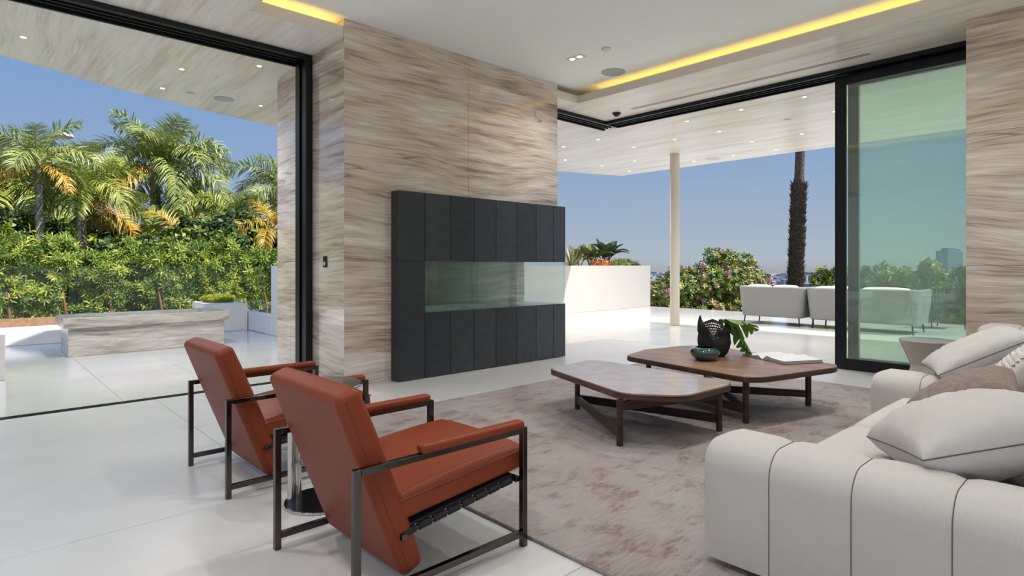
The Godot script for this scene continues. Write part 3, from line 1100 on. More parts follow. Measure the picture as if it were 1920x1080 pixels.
func seat_cushion(size: Vector3, crown: float, r := 0.05) -> ArrayMesh:
	var m := Mb.new()
	var h := size / 2
	m.rbox(size, r, 4, Transform3D(), func(p: Vector3) -> Vector3:
		var k := maxf(0.0, 1.0 - pow(p.x / h.x, 2.0)) * maxf(0.0, 1.0 - pow(p.z / h.z, 2.0))
		return p + Vector3(0, crown * pow(k, 0.6) * (1.0 if p.y > 0 else 0.15), 0), 8)
	m.smooth()
	return m.mesh()


func seating() -> void:
	# rug
	var r := Mb.new()
	r.rbox(Vector3(4.6, 0.016, 4.5), 0.006, 2)
	var rug := part("area_rug", r.mesh(), M.rug, self, xf(Vector3(4.11, 0.009, -1.95)))
	tag(rug, "large mottled taupe rug with worn brown patches under the tables", "rug")
	var top := 0.017
	# sofa facing the hearth
	var s := thing("sofa", "long off-white channel-stitched sofa in the right foreground", "sofa", Vector3(3.365, top, -0.6))
	add_channel_block("arm", s, Vector3(-1.06, 0, -0.62), 0.27, 0.488, 1.375)
	add_channel_block("arm", s, Vector3(1.06, 0, -0.62), 0.27, 0.488, 1.375)
	part("base", box(Vector3(1.84, 0.2, 1.06), 0.01), M.sofa_fabric, s, xf(Vector3(0, 0.13, 0.12)))
	for k in [-1, 1]:
		part("seat_cushion", seat_cushion(Vector3(0.915, 0.16, 0.86), 0.03), M.sofa_fabric, s, xf(Vector3(0.462 * k, 0.285, -0.02)))
		part("back_cushion", seat_cushion(Vector3(0.9, 0.16, 0.40), 0.04), M.sofa_fabric, s, xf(Vector3(0.462 * k, 0.52, 0.47), Basis(Vector3.RIGHT, -1.25)))
	part("back", box(Vector3(1.84, 0.52, 0.16), 0.06), M.sofa_fabric, s, xf(Vector3(0, 0.36, 0.68)))
	for k in [[-1, -1], [1, -1], [-1, 1], [1, 1]]:
		part("foot", box(Vector3(0.06, 0.034, 0.06), 0.004), M.webbing, s, xf(Vector3(1.04 * k[0], 0.017, 0.1 + 0.6 * k[1])))
	# loose pillows
	scatter_pillow("throw_pillow", "big off-white linen pillow with dark piping slumped on the near sofa arm", Vector3(2.37, 0.545, -0.52), Vector3(2.83, 0.47, -0.82), Vector3(2.63, 0.685, -0.05), 0.15, M.pillow_linen, 5, M.thread_dark)
	scatter_pillow("throw_pillow", "crumpled taupe velvet pillow between the two off-white pillows", Vector3(3.00, 0.40, -0.74), Vector3(3.46, 0.42, -0.80), Vector3(3.10, 0.70, -0.36), 0.125, M.velvet_taupe, 9, null, 0.004)
	scatter_pillow("throw_pillow", "off-white linen pillow with dark piping leaning on the far sofa arm", Vector3(4.22, 0.545, -0.83), Vector3(4.62, 0.55, -1.0), Vector3(4.45, 0.80, -0.42), 0.085, M.pillow_linen, 13, M.thread_dark)
	var kp := scatter_pillow("throw_pillow", "cream chunky knitted pillow behind the taupe velvet one", Vector3(3.60, 0.46, -0.56), Vector3(4.03, 0.46, -0.60), Vector3(3.65, 0.82, -0.30), 0.08, M.knit, 17)
	# knitted rows as relief
	var kn := Mb.new()
	for i in 15:
		var zz := lerpf(-0.17, 0.17, i / 14.0)
		for sgn in [-1.0, 1.0]:
			var path := []
			for j in 25:
				var xx := lerpf(-0.19, 0.19, j / 24.0)
				var e := (1.0 - pow(xx / 0.22, 2.0)) * (1.0 - pow(zz / 0.21, 2.0))
				path.append(Vector3(xx, 0.08 * pow(maxf(e, 0.0), 0.42) + 0.003, zz + sgn * 0.006 * sin(j * PI / 2)))
			kn.tube(path, 0.005, 5, false)
	part("knit_rows", kn.mesh(), M.knit, kp)
	# low lounge along the stone wall
	var l := thing("lounge_sofa", "low off-white channelled lounge with its back along the travertine wall", "sofa", Vector3(6.2, 0.017, 0.0))
	add_channel_block("back", l, Vector3(0.1, 0.0, -0.96), 0.3, 0.685, 1.925)
	part("base", box(Vector3(0.86, 0.2, 1.9), 0.01), M.sofa_fabric, l, xf(Vector3(-0.5, 0.13, 0.0)))
	for k in [-1, 1]:
		part("seat_cushion", seat_cushion(Vector3(0.86, 0.15, 0.94), 0.03), M.sofa_fabric, l, xf(Vector3(-0.5, 0.285, 0.475 * k)))
	for k in [[-1, -1], [1, -1], [-1, 1], [1, 1]]:
		part("foot", box(Vector3(0.06, 0.034, 0.06), 0.004), M.webbing, l, xf(Vector3(-0.4 + 0.45 * k[0], 0.017, 0.85 * k[1])))
	scatter_pillow("throw_pillow", "small brown pillow on the lounge against the travertine wall", Vector3(5.95, 0.42, -0.45), Vector3(5.95, 0.42, -0.02), Vector3(6.1, 0.82, -0.45), 0.06, M.velvet_taupe, 23)
	# leather armchairs
	var a := armchair("terracotta leather armchair in a gunmetal frame nearest the camera", Vector3(1.36, 0, -2.158))
	copy(a, "terracotta leather armchair farther away beside the garden opening", Vector3(1.385, 0, -3.556))
	# stool table
	var st := thing("stool_table", "glazed taupe hourglass stool in front of the glass door", "stool", Vector3(6.86, 0, -1.44))
	var m := Mb.new()
	m.lathe([Vector2(0, 0), Vector2(0.2, 0)], 40)
	m.lathe([Vector2(0.2, 0), Vector2(0.205, 0.006), Vector2(0.16, 0.14), Vector2(0.142, 0.225), Vector2(0.146, 0.24)], 40)
	part("foot", m.mesh(), M.stool_ceramic, st)
	m = Mb.new()
	m.lathe([Vector2(0.142, 0.236), Vector2(0.148, 0.245), Vector2(0.24, 0.468), Vector2(0.242, 0.474), Vector2(0.236, 0.48), Vector2(0.22, 0.478)], 40)
	m.lathe([Vector2(0.22, 0.478), Vector2(0.0, 0.477)], 40)
	part("top", m.mesh(), M.stool_ceramic, st)


func armchair(label: String, at: Vector3) -> Node3D:
	var t := thing("armchair", label, "armchair", at, 0, "pair of terracotta leather armchairs")
	var hx := 0.392
	var hz := 0.343
	var H := 0.51
	for s in [-1, 1]:
		for e in [-1, 1]:
			part("leg", box(Vector3(0.026, H, 0.026), 0.002), M.gunmetal, t, xf(Vector3(hx * e, H / 2, hz * s)))
		part("arm_rail", box(Vector3(2 * hx - 0.028, 0.024, 0.026), 0.002), M.gunmetal, t, xf(Vector3(0, H - 0.012, hz * s)))
		part("floor_rail", box(Vector3(2 * hx - 0.028, 0.026, 0.024), 0.002), M.gunmetal, t, xf(Vector3(0, 0.058, hz * s)))
		# padded armrest over the front two thirds
		var p := Mb.new()
		p.rbox(Vector3(0.52, 0.036, 0.052), 0.015, 4)
		part("armrest", p.mesh(), M.leather, t, xf(Vector3(hx - 0.27, H + 0.016, hz * s)))
		# side tube under the seat, wrapped by the webbing
		var tb := Mb.new()
		tb.tube([Vector3(-0.2, 0.215, 0.305 * s), Vector3(0.38, 0.283, 0.305 * s)], 0.0085, 10)
		part("seat_rail", tb.mesh(), M.gunmetal, t)
		for k in 8:
			var c := Vector3(-0.2, 0.215, 0.305 * s).lerp(Vector3(0.38, 0.283, 0.305 * s), (k + 0.6) / 8.4)
			var w := Mb.new()
			var d := Vector3(0.58, 0.068, 0).normalized() * 0.029
			w.tube([c - d, c - d * 0.94, c + d * 0.94, c + d], [0.011, 0.0145, 0.0145, 0.011], 10)
			part("strap_loop", w.mesh(), M.webbing, t)
	# cross bars
	part("cross_bar", box(Vector3(0.022, 0.022, 2 * hz - 0.03), 0.002), M.gunmetal, t, xf(Vector3(0.375, 0.285, 0)))
	part("cross_bar", box(Vector3(0.022, 0.022, 2 * hz - 0.03), 0.002), M.gunmetal, t, xf(Vector3(-0.19, 0.213, 0)))
	var tilt := Basis(Vector3.BACK, atan2(0.068, 0.58))
	part("sling", box(Vector3(0.56, 0.012, 0.6), 0.004), M.webbing, t, xf(Vector3(0.09, 0.266, 0), tilt))
	# seat cushion, crowned, with a welt
	var m := Mb.new()
	var sz := Vector3(0.655, 0.095, 0.615)
	m.rbox(sz, 0.026, 4, Transform3D(), func(p: Vector3) -> Vector3:
		var k := maxf(0.0, 1.0 - pow(p.x * 2 / sz.x, 2.0)) * maxf(0.0, 1.0 - pow(p.z * 2 / sz.z, 2.0))
		return p + Vector3(0, 0.05 * pow(k, 0.55) * (1.0 if p.y > 0 else 0.1) , 0.006 * signf(p.z) * (1.0 if absf(p.z) > 0.2 else 0.0) * cos(p.y * 30.0)), 10)
	m.smooth()
	var cu := part("seat_cushion", m.mesh(), M.leather, t, xf(Vector3(0.125, 0.336, 0), Basis(Vector3.BACK, 0.095)))
	for y in [0.036, -0.03]:
		var w := Mb.new()
		var pts := []
		for q in [[-1, -1], [1, -1], [1, 1], [-1, 1], [-1, -1]]:
			pts.append(Vector3(q[0] * (sz.x / 2 - 0.001), y, q[1] * (sz.z / 2 + 0.004)))
		for i in 4:
			w.tube([pts[i], pts[i + 1]], 0.0024, 5, false)
		if y > 0:
			part("welt", w.mesh(), M.leather_edge, cu)
	# back slab leaning from floor to shoulder height
	m = Mb.new()
	var up := Vector3(-0.27, 0.70, 0).normalized()
	var fwd := Vector3(up.y, -up.x, 0)
	m.rbox(Vector3(0.095, 0.755, 0.625), 0.03, 4, Transform3D(), func(p: Vector3) -> Vector3:
		var k := maxf(0.0, 1.0 - pow(p.y / 0.38, 2.0)) * maxf(0.0, 1.0 - pow(p.z / 0.32, 2.0))
		return p + Vector3(0.03 * pow(k, 0.6) if p.x > 0 else -0.006 * pow(k, 0.6), 0, 0), 8)
	m.smooth()
	var bk := part("backrest", m.mesh(), M.leather, t, Transform3D(Basis(fwd, up, Vector3.BACK), Vector3(-0.315, 0.398, 0) + fwd * 0.0475))
	var w2 := Mb.new()
	for s in [-1, 1]:
		w2.tube([Vector3(-0.018, -0.35, 0.3135 * s), Vector3(-0.018, 0.35, 0.3135 * s)], 0.0024, 5, false)
	part("welt", w2.mesh(), M.leather_edge, bk)
	return t


# ==================================================================== tables
func rounded(poly: Array, r: float, seg := 5) -> PackedVector2Array:
	var o := PackedVector2Array()
	var k := poly.size()
	for i in k:
		var p: Vector2 = poly[i]
		var a: Vector2 = (poly[(i - 1 + k) % k] - p)
		var b: Vector2 = (poly[(i + 1) % k] - p)
		var d := minf(r, minf(a.length(), b.length()) * 0.45)
		var p0 := p + a.normalized() * d
		var p1 := p + b.normalized() * d
		for s in seg + 1:
			var t := float(s) / seg
			o.append(p0.lerp(p, t).lerp(p.lerp(p1, t), t))
	return o


func offset_poly(p: PackedVector2Array, d: float) -> PackedVector2Array:
	var r := Geometry2D.offset_polygon(p, d, Geometry2D.JOIN_ROUND)
	return r[0]


func tables() -> void:
	var top := 0.017
	# stone-topped table
	var t := thing("coffee_table", "low coffee table with a glossy stone top in a walnut edge", "coffee table", Vector3(3.65, top, -2.65))
	var o := []
	for p in [Vector2(3.47, -3.31), Vector2(4.02, -3.37), Vector2(4.12, -3.24), Vector2(4.05, -2.04), Vector2(3.93, -1.975), Vector2(3.38, -2.0), Vector2(3.14, -2.33)]:
		o.append(p - Vector2(3.65, -2.65))
	var rim := rounded(o, 0.1)
	var m := Mb.new()
	m.prism(rim, 0.304, 0.344, 0.003)
	part("tabletop", m.mesh(), M.walnut, t)
	m = Mb.new()
	m.prism(offset_poly(rim, -0.012), 0.343, 0.349, 0.001)
	var stone_top := part("stone_top", m.mesh(), M.table_stone, t)
	stone_top.set_meta("label", "glossy taupe stone top")
	var L := [Vector3(0.05, 0, -0.54), Vector3(-0.5, 0, 0.3), Vector3(0.3, 0, 0.575)]
	for p in L:
		part("leg", cyl(0.022, 0.304, 16, 0.003), M.walnut_dark, t, xf(p))
	for q in [[0, 1, 0.085], [0, 2, 0.09], [1, 2, 0.262]]:
		m = Mb.new()
		var a: Vector3 = L[q[0]] + Vector3(0, q[2], 0)
		var b: Vector3 = L[q[1]] + Vector3(0, q[2], 0)
		var d := (b - a).normalized() * 0.012
		m.beam(a + d, b - d, 0.022, 0.062, 0.003)
		part("rail", m.mesh(), M.walnut_dark, t)
	# walnut table
	t = thing("coffee_table", "low walnut coffee table carrying the vase and open book", "coffee table", Vector3(4.8, top, -2.5))
	o = []
	for p in [Vector2(4.36, -3.20), Vector2(4.83, -3.31), Vector2(5.39, -3.19), Vector2(5.54, -3.02), Vector2(5.27, -1.73), Vector2(5.12, -1.68), Vector2(4.28, -1.89), Vector2(4.165, -2.0)]:
		o.append(p - Vector2(4.8, -2.5))
	rim = rounded(o, 0.09)
	m = Mb.new()
	m.prism(rim, 0.326, 0.368, 0.004)
	part("tabletop", m.mesh(), M.walnut, t)
	m = Mb.new()
	m.prism(offset_poly(rim, -0.004), 0.367, 0.3695, 0.0)
	part("veneer", m.mesh(), M.walnut_top, t)
	L = [Vector3(-0.5, 0, 0.455), Vector3(0.42, 0, 0.56), Vector3(0.5, 0, -0.42), Vector3(-0.24, 0, -0.58)]
	for p in L:
		part("leg", cyl(0.024, 0.326, 16, 0.003), M.walnut_dark, t, xf(p))
	for q in [[0, 3, 0.1], [1, 3, 0.1], [2, 0, 0.1], [1, 2, 0.3]]:
		m = Mb.new()
		var a: Vector3 = L[q[0]] + Vector3(0, q[2], 0)
		var b: Vector3 = L[q[1]] + Vector3(0, q[2], 0)
		var d := (b - a).normalized() * 0.014
		m.beam(a + d, b - d, 0.022, 0.06 if q[2] < 0.2 else 0.05, 0.003)
		part("rail", m.mesh(), M.walnut_dark, t)
	# little glass table between the armchairs
	t = thing("side_table", "small round smoked glass side table on chrome posts between the armchairs", "side table", Vector3(1.33, 0, -2.86))
	m = Mb.new()
	m.lathe([Vector2(0, 0.588), Vector2(0.196, 0.588), Vector2(0.2, 0.592), Vector2(0.2, 0.596), Vector2(0.196, 0.6), Vector2(0, 0.6)], 48)
	part("glass_top", m.mesh(), M.smoked_glass, t)
	m = Mb.new()
	m.lathe([Vector2(0.196, 0.584), Vector2(0.203, 0.586), Vector2(0.204, 0.594), Vector2(0.2, 0.597)], 48)
	part("rim", m.mesh(), M.chrome, t)
	part("base", cyl(0.18, 0.012, 48, 0.003), M.chrome, t)
	part("base_inlay", cyl(0.168, 0.003, 48, 0.001), M.black_plastic, t, xf(Vector3(0, 0.011, 0)))
	var side := Vector3(-0.7325, 0, -0.6807)
	var along := Vector3(0.6807, 0, -0.7325)
	for k in [-1, 1]:
		part("post", box(Vector3(0.03, 0.576, 0.03), 0.008), M.chrome, t, xf(side * 0.145 + along * 0.022 * k + Vector3(0, 0.298, 0), Basis(Vector3.UP, 0.749)))
	part("post", cyl(0.009, 0.57, 14), M.chrome, t, xf(side * 0.11 + Vector3(0, 0.014, 0)))


func decor() -> void:
	var y := 0.385
	# pierced black vase
	var v := thing("vase", "knobbly black pierced vase with two horned tips on the walnut table", "vase", Vector3(4.95, y, -2.65), 0.0)
	var prof := [[0.075, 0.0], [0.10, 0.012], [0.122, 0.05], [0.135, 0.09], [0.142, 0.13], [0.138, 0.17], [0.135, 0.2], [0.142, 0.24], [0.138, 0.275], [0.122, 0.30]]
	var seg := 120
	var nr := 44
	var z := noise(9.0, 2, 4)
	var outer := []
	var inner := []
	# direction towards the viewer's side of the vase
	var face := atan2(2.65, -4.95)
	for i in nr + 1:
		var tt := float(i) / nr
		var hh := tt * 0.30
		var rad := 0.0
		for k in prof.size() - 1:
			if hh <= prof[k + 1][1] + 1e-5:
				rad = lerpf(prof[k][0], prof[k + 1][0], smoothstep(0, 1, (hh - prof[k][1]) / (prof[k + 1][1] - prof[k][1])))
				break
		var ro := PackedVector3Array()
		var ri := PackedVector3Array()
		for j in seg:
			var a := -TAU * j / seg
			var away := wrapf(a - face, -PI, PI)
			# horns: the rim rises into points to either side, dips at the front
			var horn := maxf(0.0, 1.0 - absf(wrapf(away - 1.25, -PI, PI)) / 0.35) * 0.07 + maxf(0.0, 1.0 - absf(wrapf(away - 0.1, -PI, PI)) / 0.9) * 0.045 + maxf(0.0, 1.0 - absf(wrapf(away + 2.9, -PI, PI)) / 0.3) * 0.09
			var notch := maxf(0.0, 1.0 - absf(wrapf(away - 0.1 - PI, -PI, PI)) / 0.95)
			var hy := hh * (1.0 - 0.55 * notch * tt) + horn * smoothstep(0.75, 1.0, tt) - 0.03 * smoothstep(0.6, 1.0, tt) * maxf(0.0, sin(away * 2.0 - 2.5))
			var rr := rad + 0.004 * z.get_noise_3d(cos(a), sin(a), hh * 6.0) * 1.6
			rr *= 1.0 + 0.35 * horn * smoothstep(0.7, 1.0, tt) * 2.0
			ro.append(Vector3(cos(a) * rr, hy, sin(a) * rr))
			ri.append(Vector3(cos(a) * (rr - 0.007), hy + (0.01 if i == 0 else 0.0), sin(a) * (rr - 0.007)))
		outer.append(ro)
		inner.append(ri)
	var holes := {}
	for i in range(18, 42):
		var wd := (i - 16) / 26.0 * 0.85
		for j in seg:
			var away := wrapf(-TAU * (j + 0.5) / seg - face + 0.1, -PI, PI)
			if absf(away) < wd and (i % 2 == 0) and ((j + (i / 2) % 2) % 2 == 0):
				holes[Vector2i(j, i)] = true
			var back := wrapf(away - PI, -PI, PI)
			if absf(back) < wd and (i % 2 == 0) and ((j + (i / 2) % 2) % 2 == 0):
				holes[Vector2i(j, i)] = true
	var m := Mb.new()
	m.sheet(outer, true, false, holes)
	m.sheet(inner, true, true, holes)
	for j in seg:
		var k := (j + 1) % seg
		m.quad(outer[nr][k], outer[nr][j], inner[nr][j], inner[nr][k])
		m.tri(Vector3.ZERO, outer[0][j], outer[0][k])
		m.tri(Vector3(0, 0.01, 0), inner[0][k], inner[0][j])
	part("body", m.mesh(), M.vase_black, v)
	# split leaf
	var lf := thing("leaf_stem", "green split monstera leaf drooping out of the black vase", "leaf", Vector3(4.95, y, -2.65))
	var rgt := Vector3(0.7325, 0, 0.6807)
	var fw := Vector3(0.6807, 0, -0.7325)
	m = Mb.new()
	m.tube([Vector3(0, 0.05, 0), rgt * 0.03 + Vector3(0, 0.2, 0), rgt * 0.08 + Vector3(0, 0.31, 0), rgt * 0.14 + Vector3(0, 0.335, 0)], [0.005, 0.005, 0.004, 0.003], 7)
	part("stalk", m.mesh(), leafy("stalk", 70, 104, 40), lf)
	part("blade", split_leaf(rgt * 0.04 + Vector3(0, 0.31, 0), (rgt * 0.95 - fw * 0.3 + Vector3(0, 0.1, 0)).normalized(), (fw * 0.7 - rgt * 0.1 + Vector3(0, 0.75, 0)).normalized(), 0.30, 0.14, 0.07, 3), M.leaf, lf)
	part("blade", split_leaf(rgt * 0.17 + Vector3(0, 0.27, 0) - fw * 0.03, (rgt * 0.62 + Vector3(0, -0.85, 0)).normalized(), (rgt * 0.85 + fw * 0.2 + Vector3(0, 0.45, 0)).normalized(), 0.27, 0.085, 0.05, 5), M.leaf, lf)
	# teal bowl
	var b := thing("bowl", "round glossy deep teal bowl in front of the black vase", "bowl", Vector3(4.66, y, -2.58))
	m = Mb.new()
	m.lathe([Vector2(0, 0), Vector2(0.06, 0), Vector2(0.075, 0.006), Vector2(0.105, 0.035), Vector2(0.124, 0.066), Vector2(0.122, 0.088), Vector2(0.105, 0.108), Vector2(0.085, 0.116), Vector2(0.072, 0.115)], 48)
	part("body", m.mesh(), M.bowl_glaze, b)
	m = Mb.new()
	m.lathe([Vector2(0.072, 0.115), Vector2(0.075, 0.105), Vector2(0.1, 0.075), Vector2(0.09, 0.04), Vector2(0.05, 0.016), Vector2(0, 0.014)], 48)
	part("inside", m.mesh(), M.bowl_inside, b)
	# open book: spine along one diagonal of the table
	var bk := thing("open_book", "large open book lying on the walnut table right of the vase", "book", Vector3(5.22, y, -2.17))
	var sp := Vector2(0.887, 0.46).normalized()       # direction of the spine
	var ac := Vector2(-sp.y, sp.x)                    # across the pages
	bk.basis = Basis(Vector3(ac.x, 0, ac.y), Vector3.UP, Vector3(ac.x, 0, ac.y).cross(Vector3.UP))
	var hl := 0.19
	for side in [[-1.0, 0.26, 0.020, 0.008], [1.0, 0.27, 0.032, 0.026]]:
		var up := []
		var lo := []
		for k in 13:
			var q := k / 12.0
			var x: float = side[0] * side[1] * q
			var hy: float = side[2] * (sin(minf(q * 5.0, PI / 2)) * 0.55 + 0.45 * smoothstep(0, 0.25, q)) * (1.0 - 0.25 * q) + 0.012 * exp(-pow((q - 0.2) / 0.14, 2.0))
			up.append(Vector2(x, 0.004 + hy))
			lo.append(Vector2(x, 0.004))
		var pages := Mb.new()
		var leafm := Mb.new()
		for k in 12:
			var A := Vector3(up[k].x, up[k].y, -hl)
			var B := Vector3(up[k + 1].x, up[k + 1].y, -hl)
			var C := B + Vector3(0, 0, 2 * hl)
			var D := A + Vector3(0, 0, 2 * hl)
			var A2 := Vector3(lo[k].x, lo[k].y, -hl)
			var B2 := Vector3(lo[k + 1].x, lo[k + 1].y, -hl)
			var e := Vector3(0, 0, 2 * hl)
			if side[0] > 0:
				leafm.quad(D, C, B, A)
				pages.quad(A, B, B2, A2)
				pages.quad(A2 + e, B2 + e, C, D)
			else:
				leafm.quad(A, B, C, D)
				pages.quad(A2, B2, B, A)
				pages.quad(D, C, B2 + e, A2 + e)
		var E := Vector3(up[12].x, up[12].y, -hl)
		var G := Vector3(lo[12].x, lo[12].y, -hl)
		var e2 := Vector3(0, 0, 2 * hl)
		if side[0] > 0:
			pages.quad(G, E, E + e2, G + e2)
		else:
			pages.quad(G + e2, E + e2, E, G)
		part("page", leafm.mesh(), M.paper, bk)
		part("page_block", pages.mesh(), M.page_edge, bk)
		part("cover", box(Vector3(side[1] + 0.006, 0.004, 2 * hl + 0.012), 0.001), M.book_cover, bk, xf(Vector3(side[0] * (side[1] + 0.006) / 2, 0.002, 0)))


func leafy(nm: String, r: int, g: int, b: int) -> StandardMaterial3D:
	if not M.has(nm):
		mat(nm, Color8(r, g, b), 0.5)
	return M[nm]


# a lobed leaf blade: base point, midrib direction, blade normal
func split_leaf(at: Vector3, dir: Vector3, nrm: Vector3, L: float, W: float, droop: float, sd: int) -> ArrayMesh:
	var m := Mb.new()
	m.use_col = true
	nrm = (nrm - dir * nrm.dot(dir)).normalized()
	var sid := dir.cross(nrm)
	var rg := RandomNumberGenerator.new()
	rg.seed = sd
	var f := func(u: float, w: float) -> Vector3:
		return at + dir * (L * u) + sid * w + nrm * (0.35 * absf(w) - 0.9 * w * w / W * 1.6) + Vector3(0, -droop * u * u, 0)
	for s in [-1.0, 1.0]:
		var u := 0.0
		while u < 0.97:
			var du := 0.15 if u > 0.12 else 0.12
			var u1 := minf(u + du, 1.0)
			var rows := []
			for i in 5:
				var q := lerpf(u, u1, i / 4.0)
				var edge := W * pow(sin(PI * clampf(q * 0.93 + 0.06, 0, 1)), 0.6) * (1.0 - 0.35 * q)
				# lobes are cut in at their ends
				var cut := 1.0 - 0.45 * pow(absf(i / 2.0 - 1.0), 3.0) if u > (0.3 if sd > 3 else 0.5) else 1.0
				var row := PackedVector3Array()
				for j in 5:
					row.append(f.call(q + 0.16 * pow(j / 4.0, 1.4) * (1.0 if u > 0.1 else 0.3), s * edge * cut * j / 4.0))
				rows.append(row)
			m.c = lin(82 + rg.randi() % 20, 120 + rg.randi() % 22, 46)
			m.sheet(rows, false, s < 0)
			u = u1
	return m.mesh()


# ==================================================================== terraces
func terrace_left() -> void:
	var w := thing("wall_garden", "low white terrace walls and plinth at the garden edge", "wall", Vector3.ZERO, 0, "", "structure")
	block("ledge", Vector3(-7, 0, -12.62), Vector3(3.24, 0.20, -11.5), M.white_render, w, 0.004)
	block("ledge", Vector3(3.24, 0, -12.9), Vector3(4.05, 0.34, -12.62), M.white_render, w, 0.004)
	block("low_wall", Vector3(3.88, 0, -12.62), Vector3(4.08, 0.33, -10.3), M.white_render, w, 0.004)
	block("pier", Vector3(3.88, 0, -10.3), Vector3(4.08, 1.2, -7.06), M.white_render, w, 0.004)
	var b := thing("timber_bench", "long warm timber rail along the back of the white ledge", "bench", Vector3.ZERO)
	block("seat_board", Vector3(-7, 0.2, -12.62), Vector3(3.22, 0.335, -12.5), M.teak, b, 0.006)
	# glass balustrade
	var g := thing("glass_balustrade", "clear frameless glass balustrade between terrace and hedge", "balustrade", Vector3.ZERO)
	for x in [-6.9, -4.85, -2.8, -0.75, 1.3]:
		block("glass_panel", Vector3(x + 0.01, 0.16, -12.66), Vector3(x + 2.03, 1.19, -12.648), M.rail_glass, g, 0.001)
	block("glass_panel", Vector3(3.35, 0.3, -12.66), Vector3(3.97, 1.19, -12.648), M.rail_glass, g, 0.001)
	block("glass_panel", Vector3(3.97, 0.30, -12.6), Vector3(3.982, 1.19, -10.32), M.rail_glass, g, 0.001)
	# travertine fire trough
	var t := thing("fire_trough", "long low grey travertine fire trough on the left terrace", "trough", Vector3(1.95, 0, -10.0))
	part("body", box(Vector3(1.92, 0.376, 0.8), 0.004), M.travertine_grey, t, xf(Vector3(0, 0.188, 0)))
	var top := Mb.new()
	top.rbox(Vector3(2.03, 0.135, 0.09), 0.004, 1, xf(Vector3(0.0, 0.4435, 0.4)))
	top.rbox(Vector3(2.03, 0.135, 0.09), 0.004, 1, xf(Vector3(0.0, 0.4435, -0.4)))
	top.rbox(Vector3(0.22, 0.135, 0.72), 0.004, 1, xf(Vector3(-0.905, 0.4435, 0)))
	top.rbox(Vector3(0.22, 0.135, 0.72), 0.004, 1, xf(Vector3(0.905, 0.4435, 0)))
	part("rim", top.mesh(), M.travertine_grey, t)
	part("water", box(Vector3(1.62, 0.07, 0.74), 0.002), M.glass_chip, t, xf(Vector3(0, 0.412, 0)))
	# white planter cube with moss
	var p := thing("planter", "white square planter with yellow-green moss beside the timber rail", "planter", Vector3(3.55, 0, -11.9))
	part("box", box(Vector3(0.62, 0.5, 1.2), 0.006), M.white_render, p, xf(Vector3(0, 0.25, -0.1)))
	moss("moss", Vector3(3.58, 0.5, -12.15), Vector2(0.27, 0.38), 0.1, [lin(170, 176, 52), lin(142, 158, 44), lin(196, 192, 76)])
	var q := thing("planter", "white block planter cut off at the left edge of the view", "planter", Vector3(-0.4, 0, -8.6))
	part("box", box(Vector3(1.42, 0.48, 0.96), 0.006), M.white_render, q, xf(Vector3(0, 0.24, 0)))


func moss(label: String, at: Vector3, half: Vector2, h: float, tints: Array) -> void:
	var t := thing("moss_mound", "low mound of yellow-green moss growing in the white planter", "moss", at)
	var m := Mb.new()
	var rows := []
	for i in 7:
		var a := PI / 2 * i / 6.0
		var row := PackedVector3Array()
		for j in 24:
			var b := -TAU * j / 24
			row.append(Vector3(cos(b) * half.x * cos(a), h * 0.8 * sin(a), sin(b) * half.y * cos(a)))
		rows.append(row)
	m.sheet(rows, true)
	part("bed", m.mesh(), leafy("moss_bed", 128, 134, 48), t)
	var places := []
	var cols := []
	for k in 700:
		var a := rng.randf() * TAU
		var r := sqrt(rng.randf())
		var p := Vector3(cos(a) * r * half.x, h * 0.8 * sqrt(1.0 - r * r * 0.98), sin(a) * r * half.y)
		places.append(Transform3D(Basis.from_euler(Vector3(rng.randf_range(-0.6, 0.6), rng.randf() * TAU, rng.randf_range(-0.6, 0.6))).scaled(Vector3.ONE * rng.randf_range(0.35, 0.6)), p))
		cols.append(tints[rng.randi() % tints.size()])
	multi("tufts", sprig_needle(), M.leaf, t, places, cols)


